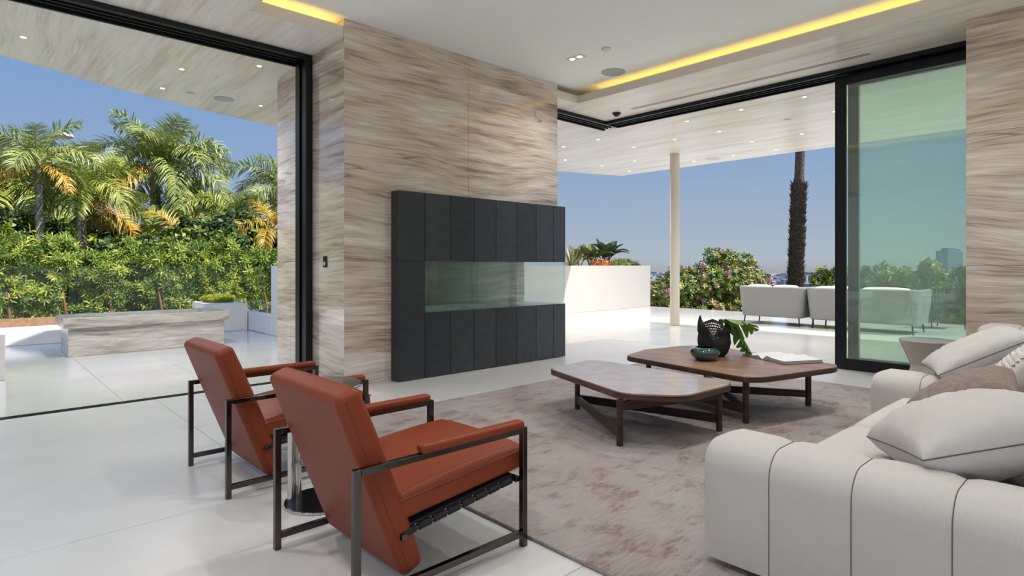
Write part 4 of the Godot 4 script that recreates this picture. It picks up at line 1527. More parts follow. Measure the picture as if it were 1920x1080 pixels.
func terrace_right() -> void:
	# column
	var c := thing("column", "slender pale round column holding up the terrace roof", "column", Vector3(10.45, 0, -6.44), 0, "", "structure")
	part("shaft", cyl(0.095, SOFFIT, 32, 0.002), M.column_paint, c)
	# long planter wall
	var w := thing("planter_wall", "long white rendered planter wall beyond the hearth block", "planter", Vector3(0, 0, 0))
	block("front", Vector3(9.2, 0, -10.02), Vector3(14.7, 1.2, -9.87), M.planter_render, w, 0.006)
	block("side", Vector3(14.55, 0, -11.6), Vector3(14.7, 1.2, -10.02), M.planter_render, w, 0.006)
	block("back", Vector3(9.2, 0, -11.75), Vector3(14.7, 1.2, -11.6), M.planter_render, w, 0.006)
	block("soil", Vector3(9.2, 0.2, -11.6), Vector3(14.55, 1.12, -10.02), M.soil, w, 0.006)
	# outdoor sofas, backs towards the room
	var a := outdoor_sofa("pale outdoor sofa unit with its back to the room, left of the pair", 1.28, Vector3(12.32, 0, -5.17))
	outdoor_sofa("longer pale outdoor sofa partly behind the green glass door", 1.82, Vector3(12.32, 0, -3.55))
	a.set_meta("group", "outdoor sofas on the right terrace")
	# dining chair
	var d := thing("dining_chair", "dark outdoor dining chair with upright straps beyond the outdoor sofa", "chair", Vector3(13.9, 0, -2.55))
	for sx in [-1, 1]:
		for sz in [-1, 1]:
			var m := Mb.new()
			m.tube([Vector3(0.24 * sx, 0, 0.26 * sz), Vector3(0.23 * sx, 0.44, 0.25 * sz)] + ([Vector3(-0.25, 0.76, 0.25 * sz)] if sx < 0 else [Vector3(0.2, 0.6, 0.25 * sz)]), 0.011, 8)
			part("leg", m.mesh(), M.outdoor_frame, d)
	for h in [0.47, 0.62, 0.755]:
		part("back_rail", box(Vector3(0.016, 0.016, 0.5), 0.004), M.outdoor_frame, d, xf(Vector3(-0.235 - 0.03 * (h - 0.47) / 0.3, h, 0)))
	for k in 8:
		part("strap", box(Vector3(0.012, 0.3, 0.036), 0.003), M.outdoor_frame, d, xf(Vector3(-0.245, 0.612, -0.2 + 0.0571 * k), Basis(Vector3.BACK, 0.08)))
	part("seat", box(Vector3(0.46, 0.03, 0.5), 0.01), M.outdoor_frame, d, xf(Vector3(0, 0.44, 0)))
	for sz in [-1, 1]:
		var m := Mb.new()
		m.tube([Vector3(-0.24, 0.62, 0.25 * sz), Vector3(0.0, 0.625, 0.25 * sz), Vector3(0.2, 0.6, 0.25 * sz)], 0.011, 8)
		part("armrest", m.mesh(), M.outdoor_frame, d)


func outdoor_sofa(label: String, L: float, at: Vector3) -> Node3D:
	var t := thing("outdoor_sofa", label, "outdoor sofa", at, 0, "outdoor sofas on the right terrace")
	# U-shaped shell, flaring upwards; open side faces +x
	var plan := []
	var hl := L / 2 - 0.03
	for k in 7:
		plan.append([Vector2(lerpf(0.42, -0.28, k / 6.0), -hl), Vector2(0, -1)])
	for k in range(1, 6):
		var a := PI / 2 * k / 6.0
		plan.append([Vector2(-0.28 - 0.14 * sin(a), -hl + 0.14 - 0.14 * cos(a)), Vector2(-sin(a), -cos(a))])
	for k in 9:
		plan.append([Vector2(-0.42, lerpf(-hl + 0.14, hl - 0.14, k / 8.0)), Vector2(-1, 0)])
	for k in range(1, 6):
		var a := PI / 2 * k / 6.0
		plan.append([Vector2(-0.28 - 0.14 * cos(a), hl - 0.14 + 0.14 * sin(a)), Vector2(-cos(a), sin(a))])
	for k in 7:
		plan.append([Vector2(lerpf(-0.28, 0.42, k / 6.0), hl), Vector2(0, 1)])
	var prof := [[-0.03, 0.165], [-0.012, 0.17], [0.0, 0.19], [0.03, 0.45], [0.062, 0.74], [0.058, 0.765], [0.04, 0.78], [0.022, 0.765], [0.0, 0.45], [-0.03, 0.2], [-0.03, 0.165]]
	var rows := []
	for q in prof:
		var row := PackedVector3Array()
		for p in plan:
			var xy: Vector2 = p[0] + p[1] * q[0]
			row.append(Vector3(xy.x, q[1], xy.y))
		rows.append(row)
	var m := Mb.new()
	m.sheet(rows, false, false)
	for e in [0, plan.size() - 1]:
		var mid := Vector3.ZERO
		for i in rows.size():
			mid += rows[i][e] / rows.size()
		for i in rows.size() - 1:
			m.tri(mid, rows[i][e], rows[i + 1][e])
	m.smooth()
	part("shell", m.mesh(), M.outdoor_shell, t)
	part("platform", box(Vector3(0.8, 0.04, L - 0.14), 0.01), M.outdoor_shell, t, xf(Vector3(0.02, 0.185, 0)))
	part("seat_cushion", seat_cushion(Vector3(0.72, 0.16, L - 0.2), 0.02), M.outdoor_cushion, t, xf(Vector3(0.08, 0.285, 0)))
	var nb := 2
	for k in nb:
		var wz := (L - 0.22) / nb
		part("back_cushion", seat_cushion(Vector3(0.17, 0.42, wz - 0.02), 0.03, 0.06), M.outdoor_cushion, t, xf(Vector3(-0.27, 0.575, (k - 0.5) * wz), Basis(Vector3.BACK, 0.12)))
	for sx in [-1, 1]:
		for sz in [-1, 1]:
			var g := Mb.new()
			g.tube([Vector3(0.36 * sx, 0, (L / 2 - 0.08) * sz), Vector3(0.34 * sx, 0.17, (L / 2 - 0.1) * sz)], 0.014, 8)
			part("leg", g.mesh(), M.outdoor_frame, t)
	return t


# ==================================================================== plants
func sprig_needle() -> ArrayMesh:
	if cache.has("needle"):
		return cache.needle
	var m := Mb.new()
	m.use_col = true
	var rg := RandomNumberGenerator.new()
	rg.seed = 3
	for k in 13:
		var a := TAU * k * 0.382
		var y := 0.02 + 0.11 * k / 13.0
		var d := Vector3(cos(a), 0.55 + 0.6 * k / 13.0, sin(a)).normalized()
		var s := d.cross(Vector3.UP).normalized() * 0.009
		var o := Vector3(0, y, 0)
		var L := 0.105 * rg.randf_range(0.75, 1.1)
		var tip := o + d * L + Vector3(0, -0.02, 0)
		var mid := o + d * L * 0.5
		var g := rg.randf_range(0.75, 1.1)
		m.c = Color(g, g, g * 0.95)
		m.tri(o, mid + s, mid - s)
		m.tri(mid - s, mid + s, tip)
	cache.needle = m.mesh()
	return cache.needle


func sprig_broad() -> ArrayMesh:
	if cache.has("broad"):
		return cache.broad
	var m := Mb.new()
	m.use_col = true
	var rg := RandomNumberGenerator.new()
	rg.seed = 4
	for k in 9:
		var a := TAU * k * 0.382
		var d := Vector3(cos(a), 0.2 + 0.09 * k, sin(a)).normalized()
		var s := d.cross(Vector3.UP).normalized()
		var o := Vector3(0, 0.012 * k, 0)
		var L := 0.1 * rg.randf_range(0.8, 1.15)
		var g := rg.randf_range(0.7, 1.15)
		m.c = Color(g, g, g)
		var p1 := o + d * L * 0.35 + s * 0.024
		var p2 := o + d * L * 0.35 - s * 0.024
		var q1 := o + d * L * 0.72 + s * 0.019 + Vector3(0, -0.006, 0)
		var q2 := o + d * L * 0.72 - s * 0.019 + Vector3(0, -0.006, 0)
		var tip := o + d * L + Vector3(0, -0.018, 0)
		m.tri(o, p1, p2)
		m.quad(p2, p1, q1, q2)
		m.tri(q2, q1, tip)
	cache.broad = m.mesh()
	return cache.broad


func blossom() -> ArrayMesh:
	if cache.has("blossom"):
		return cache.blossom
	var m := Mb.new()
	m.use_col = true
	for k in 6:
		var a := TAU * k / 6.0
		var d := Vector3(cos(a), 0.35, sin(a))
		var s := Vector3(-sin(a), 0, cos(a)) * 0.02
		m.c = Color(1, 1, 1) * (0.8 + 0.2 * (k % 2))
		m.quad(Vector3.ZERO, d * 0.022 + s * 0.8, d * 0.045 + Vector3(0, 0.012, 0), d * 0.022 - s * 0.8)
	cache.blossom = m.mesh()
	return cache.blossom


# foliage filling an ellipsoid-like volume made of several lobes
func foliage(parent: Node3D, lobes: Array, count: int, mesh: ArrayMesh, tints: Array, size: Vector2, inner := 0.45) -> void:
	var places := []
	var cols := []
	var total := 0.0
	for l in lobes:
		total += l[1].x * l[1].y
	for l in lobes:
		var n := int(count * l[1].x * l[1].y / total)
		for k in n:
			var d := Vector3(rng.randfn(), rng.randfn(), rng.randfn()).normalized()
			var r := pow(rng.randf_range(inner, 1.0), 0.5)
			var e: Vector3 = l[1]
			var p: Vector3 = l[0] + Vector3(d.x * e.x, d.y * e.y, d.z * e.z) * r
			var up := (d + Vector3(0, 0.5, 0) + Vector3(rng.randfn(), rng.randfn(), rng.randfn()) * 0.35).normalized()
			var x := up.cross(Vector3(rng.randf() - 0.5, rng.randf() - 0.5, rng.randf() - 0.5)).normalized()
			var s := rng.randf_range(size.x, size.y)
			places.append(Transform3D(Basis(x, up, x.cross(up)).scaled(Vector3.ONE * s), p))
			var c: Color = tints[rng.randi() % tints.size()]
			cols.append(c * rng.randf_range(0.8, 1.15))
	multi("foliage", mesh, M.leaf, parent, places, cols)


func frond_mesh(L: float, elev: float, droop: float, sd: int, tint_a: Color, tint_b: Color, hang := 0.55, npair := 76) -> ArrayMesh:
	var key := ["frond", L, elev, droop, sd, tint_a, npair]
	if cache.has(key):
		return cache[key]
	var rg := RandomNumberGenerator.new()
	rg.seed = sd
	var m := Mb.new()
	m.use_col = true
	var path := []
	var p := Vector3.ZERO
	var n := 14
	for i in n + 1:
		path.append(p)
		var a := elev - droop * pow(float(i) / n, 1.25)
		p += Vector3(cos(a), sin(a), 0) * (L / n)
	m.c = tint_b * 0.8
	var rad := []
	for i in n + 1:
		rad.append(lerpf(0.026, 0.004, float(i) / n))
	m.tube(path, rad, 5, false)
	for k in npair:
		var t := 0.12 + 0.88 * (k + rg.randf() * 0.6) / npair
		var f := t * n
		var i := mini(int(f), n - 1)
		var o: Vector3 = path[i].lerp(path[i + 1], minf(f - i, 1.0))
		var tan_: Vector3 = (path[i + 1] - path[i]).normalized()
		var nrm := tan_.cross(Vector3.BACK)
		if nrm.y < 0:
			nrm = -nrm
		var ll := L * 0.34 * pow(sin(PI * clampf(0.12 + t * 0.80, 0, 1)), 0.7) * rg.randf_range(0.85, 1.1)
		for s in [-1.0, 1.0]:
			var lift := rg.randf_range(-0.55, 0.85)
			var d: Vector3 = (tan_ * rg.randf_range(0.45, 0.75) + Vector3(0, 0, s) * 0.85 + nrm * lift).normalized()
			var w := tan_.cross(d).cross(d).normalized() * 0.019 * L / 2.4
			m.c = tint_a.lerp(tint_b, rg.randf())
			var q := o
			var dd := d
			var last := [o - w * 0.5, o + w * 0.5]
			for j in 3:
				q += dd * (ll / 3.0)
				dd = (dd + Vector3(0, -hang, 0)).normalized()
				var ww: Vector3 = w * [1.0, 0.75, 0.05][j]
				m.quad(last[0], last[1], q + ww, q - ww)
				last = [q - ww, q + ww]
	cache[key] = m.mesh()
	return cache[key]


func palm(label: String, base: Vector3, top: Vector3, rad: float, L: float, n: int, tint: Array, bark: String, sd: int, shaft := 0.0) -> Node3D:
	var t := thing("palm_tree", label, "palm tree", base, 0, "")
	var rg := RandomNumberGenerator.new()
	rg.seed = sd
	var rel := top - base
	var path := []
	var rads := []
	var rings := 40
	for i in rings + 1:
		var q := float(i) / rings
		path.append(Vector3(rel.x * q * q, rel.y * q, rel.z * q * q))
		rads.append(rad * lerpf(1.15, 0.85, q) * (1.0 + (0.06 if i % 2 else -0.03)))
	var m := Mb.new()
	m.tube(path, rads, 14)
	part("trunk", m.mesh(), M[bark], t)
	if shaft > 0.0:
		m = Mb.new()
		m.tube([rel, rel + Vector3(0, shaft * 0.5, 0), rel + Vector3(0, shaft, 0)], [rad * 1.15, rad * 1.05, rad * 0.5], 12)
		part("crownshaft", m.mesh(), leafy("crownshaft", 128, 130, 82), t)
	for k in n:
		var q := (k + 0.5) / n            # 0: upright young fronds, 1: old hanging ones
		var v := mini(int(q * 5.0), 4)
		var elev := [1.30, 1.0, 0.72, 0.40, 0.02][v] as float
		var droop := [1.25, 1.7, 2.0, 2.0, 1.45][v] as float
		var old := v == 4 and k % 2 == 0
		var fm := frond_mesh(L * [0.85, 1.0, 1.0, 1.0, 0.9][v], elev, droop, 10 + v + (sd % 2) * 7, tint[2] if old else tint[0], tint[3] if old else tint[1], [0.25, 0.4, 0.5, 0.6, 0.5][v])
		var yaw := TAU * (k * 0.382) + rg.randf_range(-0.25, 0.25)
		var o := part("frond", fm, M.leaf, t, Transform3D(Basis(Vector3.UP, yaw) * Basis(Vector3.BACK, rg.randf_range(-0.12, 0.12)) * Basis(Vector3.RIGHT, rg.randf_range(-0.25, 0.25)), rel + Vector3(0, shaft + 0.05 - 0.25 * q, 0)))
		o.scale = Vector3.ONE * rg.randf_range(0.85, 1.1)
	return t


# paddle-shaped leaf on a stalk, for banana-like plants
func paddle(L: float, W: float, bend: float, a: Color, b: Color) -> ArrayMesh:
	var key := ["paddle", L, W, bend, a]
	if cache.has(key):
		return cache[key]
	var m := Mb.new()
	m.use_col = true
	var st := 0.45
	var f := func(u: float, w: float) -> Vector3:
		var ang := 1.25 - bend * u * u
		return Vector3(L * u * cos(ang), L * u * sin(ang), w) + Vector3(-sin(ang), cos(ang), 0) * absf(w) * 0.45
	m.c = b
	var path := []
	for k in 7:
		path.append(f.call(k / 6.0, 0.0))
	m.tube(path, [0.018, 0.015, 0.013, 0.011, 0.008, 0.006, 0.003], 5, false)
	for s in [-1.0, 1.0]:
		var rows := []
		for i in 10:
			var u := lerpf(st, 1.0, i / 9.0)
			var e := W * pow(sin(PI * clampf(0.04 + 0.93 * i / 9.0, 0, 1)), 0.55)
			var row := PackedVector3Array()
			for j in 4:
				row.append(f.call(u, s * e * j / 3.0))
			rows.append(row)
		m.c = a if s > 0 else a.lerp(b, 0.5)
		m.sheet(rows, false, s < 0)
	cache[key] = m.mesh()
	return cache[key]


func paddle_plant(nm: String, label: String, at: Vector3, L: float, W: float, n: int, sd: int, a: Color, b: Color) -> void:
	var t := thing(nm, label, "plant", at)
	var rg := RandomNumberGenerator.new()
	rg.seed = sd
	for k in n:
		var o := part("leaf", paddle(L, W, [0.0, 0.3, 0.7][k % 3], a, b), M.leaf, t, Transform3D(Basis(Vector3.UP, TAU * k * 0.382 + rg.randf() * 0.5), Vector3(rg.randf_range(-0.06, 0.06), 0, rg.randf_range(-0.06, 0.06))))
		o.scale = Vector3.ONE * rg.randf_range(0.7, 1.05)


func garden() -> void:
	var green := [lin(124, 152, 52), lin(158, 178, 62), lin(100, 130, 46), lin(180, 188, 74), lin(80, 110, 42)]
	var dark := [lin(72, 98, 40), lin(104, 126, 48), lin(148, 158, 58), lin(56, 80, 36)]
	# clipped podocarpus hedge, plant by plant
	var xs := [-8.6, -7.5, -6.4, -5.3, -4.2, -3.2, -2.3, -1.4, -0.55, 0.35, 1.2, 2.1, 3.0, 3.9, 4.8, 5.7]
	for k in xs.size():
		var h := 1.62 + 0.14 * sin(k * 2.1)
		var zz := -13.75 + 0.18 * sin(k * 1.7)
		var t := thing("hedge_shrub", "feathery bright green hedge shrub behind the glass balustrade, %s from the left of the row" % ordinal(k), "shrub", Vector3(xs[k], -0.3, zz), 0, "feathery shrubs of the hedge row")
		var dx0 := 0.2 * sin(k * 5.1)
		var st := Mb.new()
		st.tube([Vector3(dx0, 0, 0.46), Vector3(dx0 + 0.03, 0.6, 0.46), Vector3(dx0 - 0.02, 1.05, 0.36)], [0.032, 0.028, 0.018], 8)
		part("stem", st.mesh(), M.stem_brown, t)
		var dx := 0.1 * sin(k * 3.3)
		var lobes := [[Vector3(dx, 0.45, 0.05), Vector3(0.5, 0.42, 0.3)], [Vector3(-dx, 0.95, 0), Vector3(0.5, 0.34, 0.42)], [Vector3(dx, 1.38 + (h - 1.62), 0), Vector3(0.46, 0.34, 0.4)], [Vector3(0.2 - dx, 1.66 + (h - 1.62), 0), Vector3(0.24, 0.26, 0.24)], [Vector3(-0.26, 1.56 + (h - 1.62), 0.05), Vector3(0.2, 0.22, 0.2)]]
		foliage(t, lobes, 900, sprig_needle(), green, Vector2(0.9, 1.7), 0.35)
	# taller, darker shrubs behind
	var spots := [[-6.5, -16.5, 2.6], [-4.3, -16.2, 2.3], [-2.2, -16.6, 2.6], [-0.3, -16.0, 2.3], [0.1, -17.2, 2.6], [1.1, -20.4, 2.7], [2.7, -20.6, 2.8], [3.3, -16.2, 2.2], [4.9, -16.6, 2.75], [6.7, -16.4, 2.4], [8.6, -16.8, 2.3]]
	for k in spots.size():
		var s: Array = spots[k]
		var t := thing("tall_shrub", "tall glossy dark green shrub under the palms, %s from the left of its row" % ordinal(k), "shrub", Vector3(s[0], -0.3, s[1]), 0, "dark shrubs under the palms")
		var st := Mb.new()
		st.tube([Vector3.ZERO, Vector3(0.06, 1.2, 0.0), Vector3(0, 2.2, 0)], [0.05, 0.04, 0.02], 8)
		part("stem", st.mesh(), M.stem_brown, t)
		var H: float = s[2]
		foliage(t, [[Vector3(0, H * 0.35, 0), Vector3(1.0, H * 0.36, 0.8)], [Vector3(0.35, H * 0.72, 0.1), Vector3(0.85, H * 0.3, 0.7)], [Vector3(-0.5, H * 0.66, 0), Vector3(0.7, H * 0.3, 0.6)]], 1500, sprig_broad(), dark if k % 3 else green, Vector2(1.1, 2.0), 0.5)
	# palms
	var yg := [lin(126, 142, 58), lin(186, 190, 88), lin(206, 160, 60), lin(232, 190, 88)]
	var gg := [lin(116, 136, 68), lin(186, 192, 112), lin(204, 160, 62), lin(226, 186, 88)]
	var gold := [lin(176, 158, 58), lin(224, 186, 76), lin(222, 168, 62), lin(236, 192, 88)]
	palm("tallest queen palm with a thick grey trunk in the middle of the garden group", Vector3(5.22, -0.6, -25.2), Vector3(5.22, 4.9, -25.2), 0.19, 2.9, 24, gg, "bark", 3)
	palm("palm with a ringed grey trunk and drooping yellow-green crown left of the tallest palm", Vector3(2.11, -0.6, -18.0), Vector3(2.11, 2.95, -18.0), 0.125, 1.75, 20, yg, "bark", 4)
	palm("slim pale-trunked palm with feathery upright crown standing by the street lamp", Vector3(1.2, -0.6, -16.6), Vector3(1.2, 3.0, -16.6), 0.075, 1.35, 13, gg, "bark", 5, 0.5)
	palm("smaller palm with a thin trunk directly right of the tallest palm", Vector3(6.5, -0.6, -24.9), Vector3(6.5, 3.3, -24.9), 0.13, 2.1, 16, yg, "bark", 6)
	palm("short palm with spreading fronds low at the right of the palm group", Vector3(6.6, -0.6, -21.2), Vector3(6.6, 2.6, -21.2), 0.13, 1.9, 15, yg, "bark", 7)
	palm("dark-fronded palm half hidden behind the hearth block", Vector3(8.4, -0.6, -21.0), Vector3(8.4, 3.9, -21.0), 0.15, 2.0, 18, gg, "bark", 8)
	palm("yellow-green palm cut off at the left edge of the view", Vector3(0.7, -0.6, -23.9), Vector3(0.7, 3.3, -23.9), 0.17, 2.8, 24, yg, "bark", 9)
	palm("small golden-fronded palm rising just above the hedge", Vector3(4.2, -0.6, -17.3), Vector3(4.2, 1.75, -17.3), 0.1, 1.4, 11, gold, "bark", 10)
	palm("low golden palm beside the hearth block above the hedge end", Vector3(6.15, -0.6, -16.2), Vector3(6.15, 2.2, -16.2), 0.1, 1.3, 11, gold, "bark", 11)
	palm("palm mirrored in the polished side of the hearth block, first beyond the view", Vector3(-5.0, -0.6, -20.0), Vector3(-5.0, 3.0, -20.0), 0.17, 2.4, 18, yg, "bark", 12)
	# banana-like plants among the shrubs
	paddle_plant("banana_plant", "broad-leaved banana plant left of the golden palm under the tall palms", Vector3(3.7, 0.9, -19.4), 2.3, 0.26, 8, 1, lin(84, 114, 48), lin(128, 142, 66))
	paddle_plant("banana_plant", "banana plant with upright paddle leaves near the hearth block edge", Vector3(6.14, 0.8, -17.9), 1.9, 0.22, 8, 2, lin(78, 106, 48), lin(120, 134, 66))
	# street lamp behind the slim palm
	var l := thing("street_lamp", "street lamp with a white oval head rising behind the slim palm", "street lamp", Vector3(1.46, -0.6, -20.4))
	var m := Mb.new()
	m.tube([Vector3(0, 0, 0), Vector3(0.02, 4.4, 0), Vector3(0.1, 4.75, 0.05), Vector3(0.32, 5.2, 0.2)], [0.06, 0.05, 0.04, 0.035], 10)
	part("pole", m.mesh(), M.roof_edge, l)
	m = Mb.new()
	m.lathe([Vector2(0, -0.05), Vector2(0.26, -0.04), Vector2(0.32, 0.0), Vector2(0.26, 0.09), Vector2(0.12, 0.14), Vector2(0, 0.15)], 24)
	part("head", m.mesh(), M.lamp_shade_white, l, xf(Vector3(0.5, 5.32, 0.32), Basis().scaled(Vector3.ONE * 0.8)))
	# house mirrored in the polished stone
	var h := thing("garden_house", "low white house beyond the garden, seen mirrored in the hearth block", "house", Vector3(-9.5, -0.6, -27.0))
	part("wall", box(Vector3(7, 2.7, 4), 0.01), M.plaster, h, xf(Vector3(0, 1.35, 0)))
	part("roof", box(Vector3(7.6, 0.22, 4.6), 0.01), M.roof_edge, h, xf(Vector3(0, 2.81, 0)))
	for k in 3:
		part("window", box(Vector3(1.2, 1.1, 0.06), 0.01), M.dark_anodised, h, xf(Vector3(-2.2 + 2.2 * k, 1.5, 2.01)))
	# right terrace: plants in the long planter
	var y := 1.12
	var t := thing("yucca", "spiky grey-green yucca at the left end of the white planter", "yucca", Vector3(12.05, y, -10.6))
	var rgn := RandomNumberGenerator.new()
	rgn.seed = 12
	for k in 46:
		var bm := Mb.new()
		bm.use_col = true
		var q := k / 46.0
		bm.c = [lin(150, 152, 100), lin(112, 120, 74), lin(190, 184, 136)][k % 3]
		var el := lerpf(1.45, 0.35, q)
		var d := Vector3(cos(el), sin(el), 0)
		bm.quad(Vector3(0, 0, -0.018), Vector3(0, 0, 0.018), d * 0.35 + Vector3(0, 0, 0.016), d * 0.35 + Vector3(0, 0, -0.016))
		bm.tri(d * 0.35 + Vector3(0, 0, -0.016), d * 0.35 + Vector3(0, 0, 0.016), d * 0.68 + Vector3(0, -0.05, 0))
		part("blade", bm.mesh(), M.leaf, t, Transform3D(Basis(Vector3.UP, TAU * k * 0.382), Vector3(0, 0.02, 0)))
	paddle_plant("strelitzia", "bird of paradise plant with dark fanned leaves at the right of the white planter", Vector3(13.75, y, -10.75), 1.0, 0.15, 17, 3, lin(58, 80, 50), lin(110, 120, 84))
	paddle_plant("strelitzia", "smaller bird of paradise plant in the middle of the white planter", Vector3(13.05, y, -10.75), 0.74, 0.13, 12, 4, lin(84, 98, 46), lin(132, 134, 78))
	paddle_plant("strelitzia", "small yellowish paddle-leaved plant just right of the yucca", Vector3(12.55, y, -10.8), 0.66, 0.11, 9, 5, lin(110, 116, 58), lin(150, 146, 86))
	var og := thing("succulent_patch", "low patch of orange succulents in the white planter", "succulents", Vector3(12.85, y - 0.02, -10.2))
	foliage(og, [[Vector3(0, 0.08, 0), Vector3(0.36, 0.12, 0.16)]], 240, sprig_broad(), [lin(206, 110, 54), lin(188, 92, 48), lin(214, 140, 72)], Vector2(0.5, 0.8), 0.3)
	var gc := thing("ground_cover", "low green ground cover along the right front of the white planter", "ground cover", Vector3(13.75, y - 0.02, -10.2))
	foliage(gc, [[Vector3(0, 0.08, 0), Vector3(0.75, 0.12, 0.16)]], 420, sprig_needle(), [lin(120, 132, 50), lin(146, 152, 62)], Vector2(0.6, 1.0), 0.3)
	# flowering shrub beyond the terrace edge
	var pb := thing("flowering_shrub", "big pink-flowering crepe myrtle shrub beyond the terrace edge", "shrub", Vector3(16.9, -1.3, -9.25))
	var lobes := []
	var sp := [[-1.35, 1.55, 0.62], [-0.75, 1.75, 0.75], [0.0, 1.9, 0.8], [0.7, 1.95, 0.75], [1.3, 1.85, 0.6], [-0.9, 1.0, 0.8], [0.0, 1.0, 0.9], [0.9, 1.0, 0.85], [1.4, 1.2, 0.6], [0.2, 2.75, 0.28], [0.62, 2.65, 0.3], [1.25, 2.62, 0.2]]
	var rgt := Vector3(0.7325, 0, 0.6807)
	for q in sp:
		lobes.append([rgt * q[0] + Vector3(0, q[1], 0), Vector3(q[2], q[2] * 0.85, q[2])])
	foliage(pb, lobes, 5200, sprig_broad(), [lin(118, 142, 54), lin(152, 168, 70), lin(98, 124, 50), lin(172, 176, 84), lin(190, 158, 112), lin(110, 134, 52)], Vector2(0.7, 1.25), 0.55)
	var fl := []
	var fc := []
	for k in 130:
		var l2: Array = lobes[rng.randi() % 9]
		var d := Vector3(rng.randfn(), absf(rng.randfn()) * 0.9, rng.randfn()).normalized()
		if d.dot(Vector3(-0.8, 0.2, 0.4)) < -0.1:
			continue
		var ctr: Vector3 = l2[0] + d * l2[1] * 1.02
		for j in 22:
			var p := ctr + Vector3(rng.randfn() * 0.05, rng.randfn() * 0.065, rng.randfn() * 0.05)
			fl.append(Transform3D(Basis.from_euler(Vector3(rng.randf() * 6, rng.randf() * 6, rng.randf() * 6)).scaled(Vector3.ONE * rng.randf_range(0.7, 1.2)), p))
			fc.append([lin(228, 166, 190), lin(238, 190, 204), lin(216, 146, 174), lin(242, 206, 210)][rng.randi() % 4])
	multi("blossoms", blossom(), M.petal, pb, fl, fc)
	var stm := Mb.new()
	stm.tube([Vector3(0, 0, 0), Vector3(0.05, 1.6, 0)], [0.07, 0.04], 8)
	part("stem", stm.mesh(), M.stem_brown, pb)
	# shrubs behind the outdoor sofas
	var gs := [[15.9, -5.3, 0.95], [16.0, -4.3, 1.0], [15.8, -3.4, 1.05], [15.9, -2.5, 1.15], [15.7, -1.6, 1.0], [15.8, -0.7, 1.0]]
	for k in gs.size():
		var g: Array = gs[k]
		var sh := thing("terrace_shrub", "light green shrub beyond the terrace edge behind the outdoor sofas, %s from the left" % ordinal(k), "shrub", Vector3(g[0], -0.6, g[1]), 0, "light shrubs behind the outdoor sofas")
		foliage(sh, [[Vector3(0, 0.75, 0), Vector3(0.55, 0.7, 0.6)], [Vector3(0, 1.3, 0.15), Vector3(0.3, g[2] - 0.5, 0.3)], [Vector3(0, 1.3, -0.3), Vector3(0.16, 0.4, 0.16)]], 700, sprig_broad(), [lin(128, 146, 58), lin(160, 168, 70), lin(108, 128, 52)], Vector2(0.8, 1.4), 0.5)
		var st := Mb.new()
		st.tube([Vector3.ZERO, Vector3(0.02, 1.2, 0)], [0.03, 0.015], 6)
		part("stem", st.mesh(), M.stem_brown, sh)
	# tall palm trunk behind the sofas
	var pt := Vector3(20.2, -2.0, -8.0)
	fan_palm(pt)


func fan_palm(at: Vector3) -> void:
	var t := thing("fan_palm", "tall bare palm trunk with shaggy bark rising past the roof edge", "palm tree", at)
	var rgt := Vector3(0.7325, 0, 0.6807)
	var path := []
	var rads := []
	for i in 40:
		var q := i / 39.0
		path.append(rgt * (0.42 * q) + Vector3(0, q * 12.0, 0))
		rads.append((0.235 - 0.05 * q) if q < 0.5 else 0.165 - 0.03 * q)
	var m := Mb.new()
	m.tube(path, rads, 14)
	part("trunk", m.mesh(), M.bark_dark, t)
	# old leaf bases
	var bm := Mb.new()
	bm.quad(Vector3(-0.06, 0, 0), Vector3(0.06, 0, 0), Vector3(0.035, 0.11, 0.05), Vector3(-0.035, 0.11, 0.05))
	bm.quad(Vector3(-0.035, 0.11, 0.05), Vector3(0.035, 0.11, 0.05), Vector3(0.02, 0.15, 0.09), Vector3(-0.02, 0.15, 0.09))
	var places := []
	var rg := RandomNumberGenerator.new()
	rg.seed = 2
	for k in 1500:
		var q := 0.49 * k / 1500.0
		var a := TAU * k * 0.382
		var r := 0.23 - 0.05 * q
		places.append(Transform3D(Basis(Vector3.UP, PI / 2 - a) * Basis(Vector3.RIGHT, rg.randf_range(-0.3, 0.2)).scaled(Vector3.ONE * rg.randf_range(0.6, 1.15)), rgt * (0.42 * q) + Vector3(cos(a) * r, q * 12.0, sin(a) * r)))
	multi("leaf_bases", bm.mesh(), M.bark_dark, t, places)
	for k in 12:
		part("frond", frond_mesh(1.6, 0.9, 2.0, 21, lin(96, 110, 60), lin(130, 136, 80)), M.leaf, t, Transform3D(Basis(Vector3.UP, TAU * k * 0.382), rgt * 0.42 + Vector3(0, 12.0, 0)))


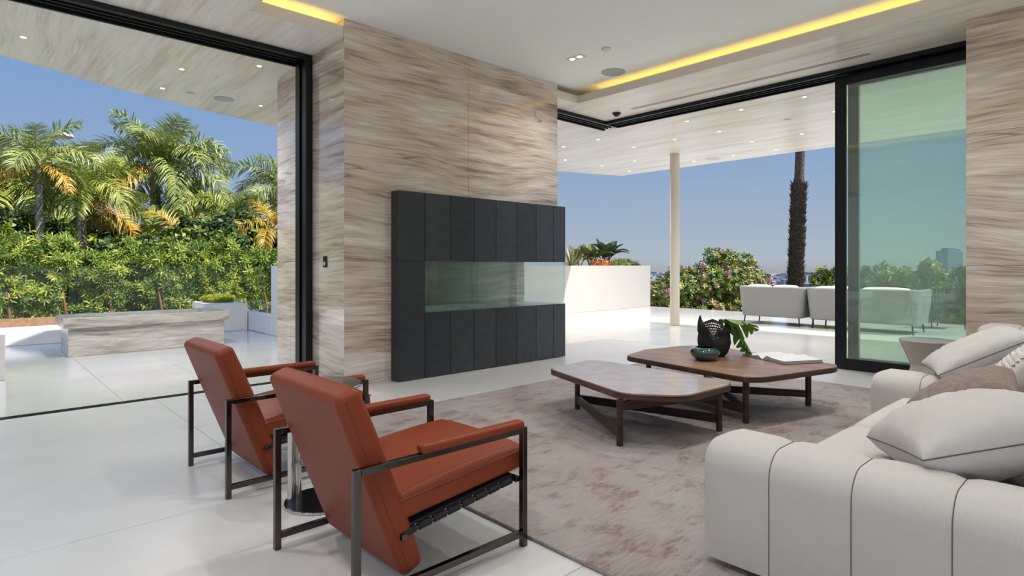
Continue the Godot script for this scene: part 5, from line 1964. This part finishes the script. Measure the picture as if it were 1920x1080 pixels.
# ==================================================================== far view
func distance_view() -> void:
	# hillside falling from the terrace, then the basin with haze painted into its colour
	var hs := Mb.new()
	hs.quad(Vector3(14.9, -0.35, 40), Vector3(60, -26, 60), Vector3(60, -26, -90), Vector3(14.9, -0.35, -60))
	hs.quad(Vector3(60, -26, 60), Vector3(320, -92, 300), Vector3(320, -92, -400), Vector3(60, -26, -90))
	var o := part("hillside", hs.mesh(), M.hillside)
	tag(o, "scrubby hillside dropping away below the terrace edge", "hill", "", "structure")
	o = block("plain", Vector3(300, -96, -5000), Vector3(7000, -92, 3500), M.city_plain_haze_tint)
	tag(o, "flat haze-tinted city basin reaching to the horizon", "land", "", "structure")
	var rg := RandomNumberGenerator.new()
	rg.seed = 40
	var tw := [[1778, 470, 34, 900], [1797, 472, 12, 930], [1622, 500, 12, 1500], [1644, 499, 12, 1500], [1690, 508, 30, 1700]]
	for k in tw.size():
		var q: Array = tw[k]
		var u: float = (q[0] - 960.0) / 1104.0
		var d: float = q[3]
		var p := Vector3(d * (0.6807 + u * 0.7325), -92, d * (-0.7325 + u * 0.6807))
		var wd: float = q[2] * d / 1104.0
		var h: float = 1.2 + d * (498.0 - q[1]) / 1104.0 + 92.0
		var b := thing("tower", ["broad haze-tinted office tower nearest the travertine wall edge", "narrow haze-tinted tower just right of the broad tower", "small far tower, left of the far pair", "small far tower, right of the far pair", "wide low far block between the far pair and the broad tower"][k], "tower", p, 0.75)
		part("shaft", box(Vector3(wd, h, wd * 0.7), 0.2), M.city_tower_haze_tint, b, xf(Vector3(0, h / 2, 0)))
		part("roof_plant", box(Vector3(wd * 0.6, 4, wd * 0.4), 0.2), M.city_tower_haze_tint, b, xf(Vector3(0, h + 2, 0)))
	var places := []
	for k in 900:
		var u := rg.randf_range(0.2, 0.95)
		var d := rg.randf_range(900, 3800)
		var p := Vector3(d * (0.6807 + u * 0.7325), -92, d * (-0.7325 + u * 0.6807))
		var s := Vector3(rg.randf_range(15, 60), rg.randf_range(8, 60), rg.randf_range(15, 50))
		places.append(Transform3D(Basis(Vector3.UP, rg.randf()).scaled_local(s), p + Vector3(0, s.y / 2, 0)))
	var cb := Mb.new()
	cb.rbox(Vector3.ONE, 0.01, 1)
	var mm := multi("city_blocks", cb.mesh(), M.city_block_haze_tint, self, places)
	tag(mm, "countless haze-tinted low city buildings spread across the far basin", "buildings", "", "stuff")
